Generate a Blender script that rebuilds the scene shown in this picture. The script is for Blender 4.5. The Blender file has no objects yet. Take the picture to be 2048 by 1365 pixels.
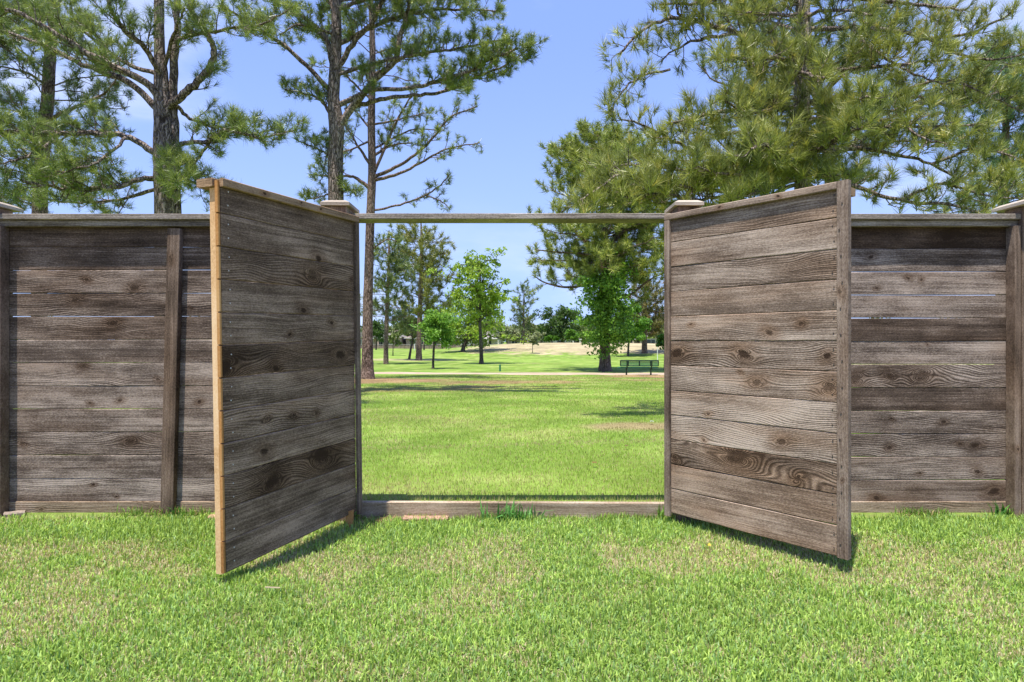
import bpy, math, random
import numpy as np
from mathutils import Vector, Matrix
rng = np.random.default_rng(7)
random.seed(7)
sc = bpy.context.scene
COL = sc.collection
R = math.radians

# ------------------------------------------------------------------ camera, sky, sun, exposure
F = 1230.0            # focal length in photograph pixels (2048 wide)
CZ = 1.05             # eye height
cam_d = bpy.data.cameras.new('camera'); cam = bpy.data.objects.new('camera', cam_d); COL.objects.link(cam)
cam.location = (0, 0, CZ); cam.rotation_euler = (R(90), 0, 0)
cam_d.sensor_width = 36.0; cam_d.lens = F / 2048 * 36.0
cam_d.clip_start = 0.05; cam_d.clip_end = 3000
sc.camera = cam
SUN_AZ, SUN_EL = 33.0, 74.0      # azimuth: degrees left of straight behind the camera
sun_dir = Vector((-math.sin(R(SUN_AZ)) * math.cos(R(SUN_EL)), -math.cos(R(SUN_AZ)) * math.cos(R(SUN_EL)), math.sin(R(SUN_EL))))
sl = bpy.data.lights.new('sun', 'SUN'); so = bpy.data.objects.new('sun', sl); COL.objects.link(so)
sl.energy = 5.0; sl.angle = R(0.7); sl.color = (1.0, 0.94, 0.84)
so.rotation_euler = sun_dir.to_track_quat('Z', 'Y').to_euler(); so.location = (-10, -20, 30)
world = bpy.data.worlds.new('World'); sc.world = world; world.use_nodes = True
sc.view_settings.view_transform = 'Standard'; sc.view_settings.look = 'None'
sc.view_settings.exposure = 0.80; sc.view_settings.gamma = 1.0
sc.render.engine = 'CYCLES'
sc.cycles.max_bounces = 6; sc.cycles.diffuse_bounces = 3; sc.cycles.transmission_bounces = 3
sc.cycles.transparent_max_bounces = 6; sc.cycles.caustics_reflective = False; sc.cycles.caustics_refractive = False

# ------------------------------------------------------------------ node helpers
class X:
    """A node socket with arithmetic."""
    def __init__(s, nt, sock): s.nt = nt; s.s = sock
    def _m(s, op, *a):
        n = s.nt.nodes.new('ShaderNodeMath'); n.operation = op
        for i, v in enumerate((s,) + a):
            if isinstance(v, X): s.nt.links.new(v.s, n.inputs[i])
            else: n.inputs[i].default_value = v
        return X(s.nt, n.outputs[0])
    def __add__(s, o): return s._m('ADD', o)
    def __sub__(s, o): return s._m('SUBTRACT', o)
    def __mul__(s, o): return s._m('MULTIPLY', o)
    def __truediv__(s, o): return s._m('DIVIDE', o)
    __radd__ = __add__; __rmul__ = __mul__
    def __rsub__(s, o): return (s * -1.0) + o
    def f(s, op, *a): return s._m(op, *a)
    def ramp(s, a, b, lo=0.0, hi=1.0):
        n = s.nt.nodes.new('ShaderNodeMapRange'); n.interpolation_type = 'SMOOTHSTEP'
        s.nt.links.new(s.s, n.inputs[0])
        for i, v in ((1, a), (2, b), (3, lo), (4, hi)): n.inputs[i].default_value = v
        return X(s.nt, n.outputs[0])
class G:
    def __init__(g, nt): g.nt = nt; nt.nodes.clear()
    def n(g, t, **kw):
        n = g.nt.nodes.new(t)
        for k, v in kw.items(): setattr(n, k, v)
        return n
    def l(g, a, b): g.nt.links.new(a.s if isinstance(a, X) else a, b)
    def coord(g, which='Object'):
        return g.n('ShaderNodeTexCoord').outputs[which]
    def sep(g, v):
        n = g.n('ShaderNodeSeparateXYZ'); g.l(v, n.inputs[0]); return [X(g.nt, o) for o in n.outputs]
    def vec(g, x, y, z):
        n = g.n('ShaderNodeCombineXYZ')
        for i, v in enumerate((x, y, z)):
            if isinstance(v, X): g.l(v, n.inputs[i])
            else: n.inputs[i].default_value = v
        return n.outputs[0]
    def noise(g, v, scale=1.0, detail=3.0, rough=0.55, dist=0.0):
        n = g.n('ShaderNodeTexNoise'); g.l(v, n.inputs['Vector'])
        n.inputs['Scale'].default_value = scale; n.inputs['Detail'].default_value = detail
        n.inputs['Roughness'].default_value = rough; n.inputs['Distortion'].default_value = dist
        return X(g.nt, n.outputs['Fac'])
    def attr(g, name, kind='OBJECT', out='Fac'):
        n = g.n('ShaderNodeAttribute', attribute_type=kind, attribute_name=name)
        return n.outputs[out] if out != 'Fac' else X(g.nt, n.outputs['Fac'])
    def mix(g, f, a, b, mode='MIX'):
        n = g.n('ShaderNodeMix', data_type='RGBA', blend_type=mode)
        if isinstance(f, X): g.l(f, n.inputs[0])
        else: n.inputs[0].default_value = f
        for v, i in ((a, 6), (b, 7)):
            if isinstance(v, tuple): n.inputs[i].default_value = (*v, 1)
            else: g.l(v, n.inputs[i])
        return n.outputs[2]
    def scale(g, c, f):
        n = g.n('ShaderNodeVectorMath', operation='SCALE'); g.l(c, n.inputs[0])
        if isinstance(f, X): g.l(f, n.inputs['Scale'])
        else: n.inputs['Scale'].default_value = f
        return n.outputs[0]
    def bump(g, h, strength, dist):
        n = g.n('ShaderNodeBump'); n.inputs['Strength'].default_value = strength; n.inputs['Distance'].default_value = dist
        g.l(h, n.inputs['Height']); return n.outputs[0]
    def bsdf(g, col, rough=0.9, normal=None, spec=0.3):
        b = g.n('ShaderNodeBsdfPrincipled'); o = g.n('ShaderNodeOutputMaterial')
        if isinstance(col, tuple): b.inputs['Base Color'].default_value = (*col, 1)
        else: g.l(col, b.inputs['Base Color'])
        if isinstance(rough, X): g.l(rough, b.inputs['Roughness'])
        else: b.inputs['Roughness'].default_value = rough
        b.inputs['Specular IOR Level'].default_value = spec
        if normal is not None: g.l(normal, b.inputs['Normal'])
        g.l(b.outputs[0], o.inputs[0]); return b
def mat(name):
    m = bpy.data.materials.new(name); m.use_nodes = True; return m, G(m.node_tree)

# world: Nishita sky plus thin high clouds
def make_world():
    g = G(world.node_tree)
    sky = g.n('ShaderNodeTexSky', sky_type='NISHITA'); sky.sun_disc = False
    sky.sun_elevation = R(SUN_EL); sky.sun_rotation = R(180 + SUN_AZ)
    sky.air_density = 1.0; sky.dust_density = 1.2; sky.ozone_density = 1.6; sky.altitude = 0
    d = g.coord('Generated'); x, y, z = g.sep(d)
    zz = z.f('MAXIMUM', 0.03)
    v = g.vec(x / (zz + 0.25), y / (zz + 0.25), 3.7)
    n1 = g.noise(v, 1.3, 7, 0.6, 0.6)
    az = (x.f('ABSOLUTE')) - 0.22
    c = (n1 + az.ramp(-0.1, 0.4, -0.1, 0.03)).ramp(0.52, 0.76, 0.0, 0.42)
    n2 = g.noise(g.vec(x * 3, y * 3, z * 9), 1.0, 5, 0.6)
    low = (n2.ramp(0.42, 0.7)) * (z.ramp(0.0, 0.26, 0.5, 0.0))
    c = c.f('MAXIMUM', low)
    grad = g.mix(z.ramp(0.0, 0.5), (6.3, 9.0, 15.8), (3.8, 5.9, 13.6))
    tinted = g.mix(0.90, sky.outputs[0], grad)
    col = g.mix(c, tinted, (12.5, 13.2, 14.6))
    bg = g.n('ShaderNodeBackground'); o = g.n('ShaderNodeOutputWorld')
    g.l(col, bg.inputs[0]); bg.inputs[1].default_value = 0.052
    g.l(bg.outputs[0], o.inputs[0])
make_world()

# ------------------------------------------------------------------ materials
def wood_material(name, dark, mid, light, brown, brownness=0.5, contrast=1.0, bump=0.5):
    """Weathered board: grain runs along local X and flows round the knots given on the object."""
    m, g = mat(name)
    x, y, z = g.sep(g.coord('Object'))
    seed = g.attr('seed'); tone = g.attr('tone'); cath = g.attr('cath'); warm = g.attr('warm')
    so_ = seed * 13.7
    warp = g.noise(g.vec(x * 1.3 + so_, y + seed, z * 3.5), 1.0, 2, 0.5) - 0.5
    psi = z + warp * cath * 0.22
    knot = None; halo = None; kd = g.attr('knot_depth')
    for i in (1, 2, 3):
        kx, kz, kr = g.sep(g.attr('knot%d' % i, out='Vector'))
        jig = (g.noise(g.vec(x * 22 + so_, z * 34, seed), 1.0, 3) - 0.5) * 0.9
        dx = (x - kx) * (0.50 + 0.12 * i) + (z - kz) * (0.35 if i == 2 else -0.2); dz = z - kz
        d2 = dx * dx + dz * dz
        r2 = kr * kr
        psi = psi - (dz * r2 * 3.0) / (d2 + r2 * 0.6 + 1e-6)
        q = (d2 / (r2 + 1e-7)).f('SQRT') + jig
        k = q.ramp(0.55, 1.2, 1.0, 0.0) * kr.ramp(0.001, 0.004)
        h = q.ramp(0.9, 4.6, 1.0, 0.0) * kr.ramp(0.001, 0.004)
        knot = k if knot is None else knot.f('MAXIMUM', k)
        halo = h if halo is None else halo.f('MAXIMUM', h)
        if i == 1: qq = q
    grain = g.noise(g.vec(x * 0.9 + so_, y * 4, psi * 75), 1.0, 4, 0.65)
    fibre = g.noise(g.vec(x * 9 + so_, y * 30, psi * 420), 1.0, 2, 0.6)
    rings = ((psi * 640 + g.noise(g.vec(x * 2 + so_, z * 8, seed), 1.0, 2) * 9).f('SINE')) * 0.5 + 0.5
    rings = (rings.f('POWER', 1.4) - 0.35) * cath.ramp(0.1, 1.1, 0.10, 1.15) * g.noise(g.vec(x * 1.7 + so_, y, z * 9), 1.0, 2).ramp(0.3, 0.65, 0.35, 1.0)
    blot = g.noise(g.vec(x * 2.3 + so_, y, z * 7 + seed), 1.0, 4, 0.6)
    speck = g.noise(g.vec(x * 90 + so_, y * 90, z * 200), 1.0, 2, 0.6)
    gm = g.noise(g.vec(x * 1.1 + so_ * 1.7, y, z * 6), 1.0, 3, 0.6).ramp(0.32, 0.68, 0.45, 1.45)
    streak = g.noise(g.vec(x * 0.5 + so_, y, z * 26 + seed), 1.0, 3, 0.6)
    val = (grain - 0.5) * 0.95 * contrast * gm + (fibre - 0.5) * 0.55 * contrast + (streak - 0.5) * 0.55 + (blot - 0.5) * 1.45 + (speck - 0.5) * 0.85 - rings * 0.42 * contrast + tone * 1.05 + 0.58
    knot = knot * kd
    val = val - halo * 0.17 - knot * 0.42
    cr = g.n('ShaderNodeValToRGB'); e = cr.color_ramp.elements
    e[0].position = 0.0; e[0].color = (*dark, 1); e[1].position = 1.0; e[1].color = (*light, 1)
    a = e.new(0.48); a.color = (*mid, 1)
    g.l(val, cr.inputs[0])
    bn = g.noise(g.vec(x * 1.1 + so_, y, z * 5 + 3.1), 1.0, 3, 0.6)
    bf = (bn.ramp(0.42, 0.72) * brownness + halo * 0.45 + warm).f('MINIMUM', 1.0).f('MAXIMUM', 0.0)
    lum = val.ramp(0.0, 1.0, 0.35, 1.7)
    bc = g.mix(1.0, brown, g.vec(lum, lum, lum), 'MULTIPLY')
    col = g.mix(bf * 0.8, cr.outputs[0], bc)
    col = g.mix(knot * 0.75, col, (0.030, 0.018, 0.012))
    tn = g.n('ShaderNodeMix', data_type='RGBA', blend_type='MULTIPLY'); tn.inputs[0].default_value = 1.0
    g.l(col, tn.inputs[6]); tn.inputs[7].default_value = (1.04, 0.985, 0.93, 1); col = tn.outputs[2]
    hgt = grain * 0.8 + fibre * 0.6 + speck * 0.35 - rings * 0.4 - knot * 0.5
    g.bsdf(col, 0.92, g.bump(hgt, bump, 0.004), 0.12)
    return m
GREY = ((0.022, 0.016, 0.013), (0.112, 0.089, 0.076), (0.42, 0.36, 0.32))
M_plank = wood_material('weathered_cedar', *GREY, (0.105, 0.066, 0.042), 0.55)
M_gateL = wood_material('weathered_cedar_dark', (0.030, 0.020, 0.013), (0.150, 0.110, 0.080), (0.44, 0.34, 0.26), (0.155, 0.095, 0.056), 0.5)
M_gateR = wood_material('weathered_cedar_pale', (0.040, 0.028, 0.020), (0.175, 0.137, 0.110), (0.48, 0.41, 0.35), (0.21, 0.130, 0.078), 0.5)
M_trim = wood_material('weathered_trim', (0.045, 0.034, 0.026), (0.165, 0.128, 0.104), (0.38, 0.32, 0.27), (0.16, 0.10, 0.06), 0.4)
M_trimw = wood_material('tan_trim', (0.07, 0.045, 0.028), (0.25, 0.185, 0.125), (0.42, 0.34, 0.25), (0.30, 0.18, 0.09), 0.6, 0.7)
M_fresh = wood_material('fresh_cut_wood', (0.42, 0.24, 0.10), (0.68, 0.47, 0.26), (0.80, 0.63, 0.42), (0.58, 0.34, 0.15), 0.5, 0.35, 0.15)
M_orange = wood_material('orange_end_grain', (0.20, 0.09, 0.03), (0.42, 0.22, 0.08), (0.52, 0.33, 0.15), (0.36, 0.16, 0.05), 0.5, 0.5, 0.2)
M_cap = wood_material('bleached_post_cap', (0.14, 0.115, 0.085), (0.30, 0.265, 0.22), (0.45, 0.42, 0.37), (0.35, 0.27, 0.19), 0.3, 0.8)
M_rail = wood_material('lichen_grey_rail', (0.05, 0.042, 0.035), (0.20, 0.18, 0.16), (0.48, 0.45, 0.42), (0.17, 0.13, 0.06), 0.35)
M_thresh = wood_material('worn_threshold', (0.10, 0.07, 0.045), (0.27, 0.215, 0.16), (0.50, 0.44, 0.37), (0.27, 0.19, 0.12), 0.4)

def simple(name, col, rough=0.8, spec=0.3, var=0.25, sc_=8.0):
    m, g = mat(name)
    n = g.noise(g.coord('Object'), sc_, 4, 0.6)
    c = g.mix(n.ramp(0.3, 0.7), tuple(v * (1 - var) for v in col), tuple(v * (1 + var) for v in col))
    g.bsdf(c, rough, g.bump(n, 0.2, 0.01), spec); return m

def bark_material(name, dark, mid, light, sx=17.0, sz=3.6, bump=1.0):
    m, g = mat(name)
    x, y, z = g.sep(g.coord('Object'))
    w = (g.noise(g.vec(x, y, z), 7, 3) - 0.5) * 0.16
    v = g.vec(x + w, y + w, z * (sz / sx))
    vo = g.n('ShaderNodeTexVoronoi', feature='DISTANCE_TO_EDGE'); g.l(v, vo.inputs['Vector']); vo.inputs['Scale'].default_value = sx
    crack = X(g.nt, vo.outputs['Distance']).ramp(0.0, 0.22)
    n = g.noise(g.vec(x, y, z * 0.35), 24, 4, 0.65); n2 = g.noise(g.vec(x, y, z * 0.6), 2.0, 3)
    val = crack * 0.42 + (n - 0.5) * 1.1 + (n2 - 0.5) * 0.7 + 0.2
    cr = g.n('ShaderNodeValToRGB'); e = cr.color_ramp.elements
    e[0].position = 0.05; e[0].color = (*dark, 1); e[1].position = 0.95; e[1].color = (*light, 1)
    a = e.new(0.45); a.color = (*mid, 1)
    g.l(val, cr.inputs[0])
    g.bsdf(cr.outputs[0], 0.95, g.bump(crack * 0.8 + n * 0.5, bump, 0.03), 0.1)
    return m
M_bark = bark_material('pine_bark', (0.038, 0.028, 0.022), (0.215, 0.170, 0.143), (0.42, 0.35, 0.31))
M_bark2 = bark_material('reddish_pine_bark', (0.044, 0.029, 0.022), (0.22, 0.155, 0.122), (0.40, 0.30, 0.25))
M_barkd = bark_material('young_bark', (0.03, 0.025, 0.02), (0.11, 0.09, 0.075), (0.24, 0.21, 0.18), 14, 4)

def leafy(name, transl=0.35, rough=0.6, spec=0.25, var=0.0):
    """Blades, needles and leaves: colour from the mesh, light passes partly through."""
    m, g = mat(name)
    c = g.attr('col', 'GEOMETRY', 'Color')
    b = g.n('ShaderNodeBsdfPrincipled'); g.l(c, b.inputs['Base Color']); b.inputs['Roughness'].default_value = rough
    b.inputs['Specular IOR Level'].default_value = spec
    t = g.n('ShaderNodeBsdfTranslucent'); g.l(g.mix(1.0, c, (1.05, 1.0, 0.7), 'MULTIPLY'), t.inputs[0])
    mx = g.n('ShaderNodeMixShader'); mx.inputs[0].default_value = transl
    o = g.n('ShaderNodeOutputMaterial')
    g.l(b.outputs[0], mx.inputs[1]); g.l(t.outputs[0], mx.inputs[2]); g.l(mx.outputs[0], o.inputs[0])
    return m
M_needle = leafy('pine_needles', 0.28, 0.4, 0.5)
M_leaf = leafy('broad_leaves', 0.40, 0.5, 0.3)
M_grass = leafy('grass_blades', 0.42, 0.5, 0.3)

# ------------------------------------------------------------------ mesh helpers
def noise2(x, y, scale, seed=0, octaves=3):
    out = 0; amp = 1; tot = 0
    for o in range(octaves):
        X_ = x * scale * 2 ** o + seed * 17.3; Y_ = y * scale * 2 ** o - seed * 9.1
        xi = np.floor(X_).astype(np.int64); yi = np.floor(Y_).astype(np.int64)
        xf = X_ - xi; yf = Y_ - yi
        def h(a, b):
            v = (a * 374761393 + b * 668265263 + seed * 1442695 + o * 977) & 0x7fffffff
            v = ((v ^ (v >> 13)) * 1274126177) & 0x7fffffff
            return ((v ^ (v >> 16)) & 0xffff) / 65535.0
        u = xf * xf * (3 - 2 * xf); w = yf * yf * (3 - 2 * yf)
        n = (h(xi, yi) * (1 - u) + h(xi + 1, yi) * u) * (1 - w) + (h(xi, yi + 1) * (1 - u) + h(xi + 1, yi + 1) * u) * w
        out = out + n * amp; tot += amp; amp *= 0.55
    return out / tot
def sstep(a, b, v): t = np.clip((v - a) / (b - a), 0, 1); return t * t * (3 - 2 * t)

def build_mesh(name, V, tris=None, quads=None, cols=None, material=None, smooth=False):
    me = bpy.data.meshes.new(name)
    V = np.asarray(V, np.float32)
    nt = 0 if tris is None else len(tris); nq = 0 if quads is None else len(quads)
    idx = []; start = []; tot = []
    if nt: idx.append(np.asarray(tris, np.int32).ravel())
    if nq: idx.append(np.asarray(quads, np.int32).ravel())
    idx = np.concatenate(idx)
    starts = np.concatenate([np.arange(nt) * 3, nt * 3 + np.arange(nq) * 4]).astype(np.int32)
    me.vertices.add(len(V)); me.vertices.foreach_set('co', V.ravel())
    me.loops.add(len(idx)); me.loops.foreach_set('vertex_index', idx)
    me.polygons.add(nt + nq); me.polygons.foreach_set('loop_start', starts)
    me.update(calc_edges=True)
    me.polygons.foreach_set('use_smooth', np.full(nt + nq, bool(smooth)))
    if cols is not None:
        a = me.color_attributes.new('col', 'FLOAT_COLOR', 'POINT')
        c = np.ones((len(V), 4), np.float32); c[:, :3] = cols; a.data.foreach_set('color', c.ravel())
    if material: me.materials.append(material)
    me.validate()
    return me
def link(name, me, parent=None, loc=(0, 0, 0), rot=(0, 0, 0)):
    o = bpy.data.objects.new(name, me); COL.objects.link(o)
    o.parent = parent; o.location = loc; o.rotation_euler = rot
    return o
def thing(name, label, cat, loc=(0, 0, 0), rot=(0, 0, 0), group=None):
    o = link(name, None, None, loc, rot); o['label'] = label; o['category'] = cat
    if group: o['group'] = group
    return o
def tag(o, label, cat, group=None):
    o['label'] = label; o['category'] = cat
    if group: o['group'] = group
    return o
class Buf:
    def __init__(s): s.V = []; s.Q = []; s.T = []; s.n = 0
    def add(s, V, Q=None, T=None):
        V = np.asarray(V, float)
        if Q is not None and len(Q): s.Q.append(np.asarray(Q) + s.n)
        if T is not None and len(T): s.T.append(np.asarray(T) + s.n)
        s.V.append(V); s.n += len(V)
    def mesh(s, name, material, smooth=False, cols=None):
        return build_mesh(name, np.concatenate(s.V), np.concatenate(s.T) if s.T else None, np.concatenate(s.Q) if s.Q else None, cols, material, smooth)
def board_data(L, H, T, ch=0.003, wob=0.0, nx=1):
    """Board along X (length L), height H along Z, thickness T along Y, chamfered long edges."""
    c = ch
    ring = np.array([(-T/2 + c, -H/2), (T/2 - c, -H/2), (T/2, -H/2 + c), (T/2, H/2 - c), (T/2 - c, H/2), (-T/2 + c, H/2), (-T/2, H/2 - c), (-T/2, -H/2 + c)])
    V = []; xs = np.linspace(-L/2, L/2, nx + 1)
    for x in xs:
        w = random.uniform(-wob, wob); w2 = random.uniform(-wob, wob)
        for (y, z) in ring: V.append((x, y + w * 0.6, z + (w if z > 0 else w2)))
    Q = []
    for s in range(nx):
        for i in range(8):
            a = s * 8 + i; b = s * 8 + (i + 1) % 8
            Q.append((a, b, b + 8, a + 8))
    e = nx * 8
    T_ = [(0, i + 1, i) for i in range(1, 7)] + [(e, e + i, e + i + 1) for i in range(1, 7)]
    return np.array(V), np.array(Q), np.array(T_)
def board(name, L, H, T, material, parent, loc, rot=(0, 0, 0), tone=0.0, cath=0.3, warm=0.0, knots=(), ch=0.003, wob=0.0, nx=1):
    V, Q, T_ = board_data(L, H, T, ch, wob, nx)
    me = build_mesh(name, V, T_, Q, None, material)
    o = link(name, me, parent, loc, rot)
    o['seed'] = random.uniform(0, 50); o['tone'] = tone; o['cath'] = cath; o['warm'] = warm; o['knot_depth'] = random.uniform(0.25, 0.95)
    for i in range(3):
        k = knots[i] if i < len(knots) else (0.0, 0.0, 0.0)
        o['knot%d' % (i + 1)] = [float(k[0]), float(k[1]), float(k[2])]
    return o
UP = (0, R(-90), 0)    # turns a board's length upright
def box(b, x0, x1, y0, y1, z0, z1):
    V = [(x, y, z) for z in (z0, z1) for y in (y0, y1) for x in (x0, x1)]
    b.add(V, [(0, 2, 3, 1), (4, 5, 7, 6), (0, 1, 5, 4), (2, 6, 7, 3), (0, 4, 6, 2), (1, 3, 7, 5)])
def W(px, py, d): return np.array(((px - 1024) * d / F, d, CZ - (py - 683) * d / F))

# ------------------------------------------------------------------ ground
def gz(x, y):
    x = np.asarray(x, float); y = np.asarray(y, float)
    z = np.interp(y, [-500, 3.64, 3.72, 10, 20, 31, 36, 48, 62, 400, 3000], [0, 0, 0.015, -0.14, -0.40, -0.66, -0.71, -0.82, -0.87, -0.87, -0.87])
    far = sstep(55, 75, y)
    wav = (noise2(x, y, 0.035, 5, 2) - 0.5) * 0.5 * sstep(32, 60, y)
    berm = 1.45 * np.exp(-((x - 16) / 17.0) ** 2 - ((y - 96) / 15.0) ** 2) + 1.0 * np.exp(-((x + 1) / 13.0) ** 2 - ((y - 104) / 16.0) ** 2) \
         + 0.85 * np.exp(-((x - 38) / 18.0) ** 2 - ((y - 90) / 13.0) ** 2)
    bench = 0.04 * np.exp(-((x - 5.75) / 0.55) ** 2 - ((y - 29.3) / 0.7) ** 2) + 0.03 * np.exp(-((x - 7.0) / 0.4) ** 2 - ((y - 29.3) / 0.6) ** 2)
    mic = (noise2(x, y, 0.6, 9, 2) - 0.5) * 0.05 * sstep(4.5, 7.0, y)
    return z + berm + wav + bench + mic
def soil_shade(x, y):
    """0 grass .. 1 brown (bare earth and painted tree shade), and 0..1 pale straw / sand."""
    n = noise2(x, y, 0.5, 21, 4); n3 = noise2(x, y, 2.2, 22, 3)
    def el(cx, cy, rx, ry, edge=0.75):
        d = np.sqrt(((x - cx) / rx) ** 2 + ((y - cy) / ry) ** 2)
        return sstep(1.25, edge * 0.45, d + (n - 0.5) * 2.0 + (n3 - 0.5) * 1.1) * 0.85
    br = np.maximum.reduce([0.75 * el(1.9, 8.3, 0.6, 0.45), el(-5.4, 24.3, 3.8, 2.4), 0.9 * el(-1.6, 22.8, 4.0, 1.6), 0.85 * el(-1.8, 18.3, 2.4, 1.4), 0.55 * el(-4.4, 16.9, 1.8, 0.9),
                            1.0 * el(6.5, 28.3, 2.8, 2.4), 0.85 * el(6.2, 24.8, 2.6, 1.9), 0.35 * el(2.0, 27.0, 4.0, 2.0), 0.5 * el(-0.4, 24.0, 2.2, 0.8)])  # brown under the trees is bare ground plus painted tree shade
    sand = np.maximum.reduce([0.35 * el(1.9, 8.3, 0.7, 0.55), 0.9 * el(-10.5, 61, 5.5, 3.2)])
    b1 = 1.45 * np.exp(-((x - 16) / 17.0) ** 2 - ((y - 92) / 15.0) ** 2) + 0.5 * np.exp(-((x + 1) / 12.0) ** 2 - ((y - 98) / 15.0) ** 2) + 0.85 * np.exp(-((x - 38) / 18.0) ** 2 - ((y - 86) / 13.0) ** 2)
    sand = np.maximum(sand, sstep(0.42, 0.75, b1 + (n - 0.5) * 1.2 + (noise2(x, y, 0.12, 31, 3) - 0.5) * 1.1) * 0.88)
    return br, sand
GREEN = np.array((0.150, 0.262, 0.036)); GREEN2 = np.array((0.205, 0.285, 0.052)); STRAW = np.array((0.52, 0.44, 0.23))
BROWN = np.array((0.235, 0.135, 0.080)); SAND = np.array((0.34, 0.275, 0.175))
def ground_colour(x, y):
    n = noise2(x, y, 0.35, 3, 4)[:, None]; n2 = noise2(x, y, 1.6, 4, 3)[:, None]
    c = GREEN * (1 - n) + GREEN2 * n
    c = c * (0.62 + 0.5 * n2) * (0.8 + 0.4 * noise2(x, y, 0.13, 55, 3)[:, None])
    br, sd = soil_shade(x, y); br = br[:, None]; sd = sd[:, None]
    lit = sstep(0.5, 0.8, n2) * 0.22
    c = c * (1 - lit) + STRAW * lit
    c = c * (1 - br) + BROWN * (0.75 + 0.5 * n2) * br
    return c * (1 - sd) + SAND * (0.85 + 0.3 * n2) * sd

def make_ground():
    xs = np.concatenate([[-1500, -700, -350, -180, -100], np.arange(-70, -16, 2.5), np.arange(-16, 16, 0.22), np.arange(16, 72, 1.6), [100, 180, 350, 700, 1500]])
    ys = np.concatenate([[-300, -60, -15, -4, 0], np.arange(1, 3.6, 0.3), [3.64, 3.72], np.arange(3.9, 36, 0.2), np.arange(36, 66, 0.6), np.arange(66, 130, 1.2), np.arange(132, 200, 8), [240, 320, 500, 900, 2000]])
    Xg, Yg = np.meshgrid(xs, ys); x = Xg.ravel(); y = Yg.ravel()
    V = np.stack([x, y, gz(x, y)], 1)
    nx = len(xs); ny = len(ys)
    i = (np.arange(ny - 1)[:, None] * nx + np.arange(nx - 1)[None, :]).ravel()
    Q = np.stack([i, i + 1, i + nx + 1, i + nx], 1)
    m, g = mat('park_ground')
    c = g.attr('col', 'GEOMETRY', 'Color'); p = g.coord('Object')
    n = g.noise(p, 9, 5, 0.7); n2 = g.noise(p, 60, 3, 0.7)
    big = g.noise(p, 0.35, 5, 0.65)
    f = n * 0.7 + n2 * 0.5 + big * 1.5 - 0.35
    col = g.scale(c, f)
    g.bsdf(col, 0.95, g.bump(n2 + n, 0.5, 0.03), 0.1)
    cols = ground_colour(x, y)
    near = (y < 3.7)
    cols[near] = np.array((0.20, 0.20, 0.085))
    return link('ground', build_mesh('ground', V, None, Q, cols, m, True))
ground = make_ground(); ground['kind'] = 'structure'

# path across the park
def make_path():
    xs = np.linspace(-80, 80, 321)
    near = np.interp(xs, [-80, -7, 0, 7.5, 80], [43, 32.0, 30.9, 30.1, 30.5]); far = near + np.interp(xs, [-7, 7.5], [2.3, 3.6]) + 0.0
    V = []
    for k in range(5):
        t = k / 4; yy = near * (1 - t) + far * t
        lift = 0.03 if 0 < k < 4 else -0.03
        V.append(np.stack([xs, yy + (0.05 * np.sin(xs * 2.1) if k in (0, 4) else 0), gz(xs, yy) + lift], 1))
    V = np.concatenate(V); n = len(xs)
    i = (np.arange(4)[:, None] * n + np.arange(n - 1)[None, :]).ravel()
    Q = np.stack([i, i + 1, i + n + 1, i + n], 1)
    m, g = mat('decomposed_granite'); p = g.coord('Object')
    a = g.noise(p, 1.2, 4, 0.6); b = g.noise(p, 30, 3, 0.6)
    g.bsdf(g.mix(a.ramp(0.3, 0.7), (0.33, 0.25, 0.185), (0.42, 0.33, 0.25)), 0.95, g.bump(b, 0.4, 0.01), 0.1)
    o = link('footpath', build_mesh('footpath', V, None, Q, None, m, True)); o['kind'] = 'structure'
make_path()

# ------------------------------------------------------------------ grass blades
def blades(P, L, w, cols, lean=0.6, seg2=True):
    n = len(P)
    az = rng.uniform(0, 2 * np.pi, n); ln = np.abs(rng.normal(0, lean, n)).clip(0, 1.35)
    side = np.stack([np.cos(az + np.pi / 2 + rng.normal(0, .5, n)), np.sin(az + np.pi / 2), np.zeros(n)], 1)
    d = np.stack([np.cos(az) * np.sin(ln * .6), np.sin(az) * np.sin(ln * .6), np.cos(ln * .6)], 1)
    d2 = np.stack([np.cos(az) * np.sin(ln * 1.5), np.sin(az) * np.sin(ln * 1.5), np.cos(ln * 1.5)], 1)
    L = L[:, None]; w = w[:, None]
    mid = P + d * L * .55; tip = mid + d2 * L * .45
    if seg2:
        V = np.stack([P - side * w * .4, P + side * w * .4, mid + side * w * .5, mid - side * w * .5, tip], 1).reshape(-1, 3)
        i = np.arange(n) * 5
        Q = np.stack([i, i + 1, i + 2, i + 3], 1); T = np.stack([i + 3, i + 2, i + 4], 1)
        return V, Q, T, np.repeat(cols, 5, 0)
    V = np.stack([P - side * w * .5, P + side * w * .5, tip], 1).reshape(-1, 3)
    i = np.arange(n) * 3
    return V, None, np.stack([i, i + 1, i + 2], 1), np.repeat(cols, 3, 0)
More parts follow.
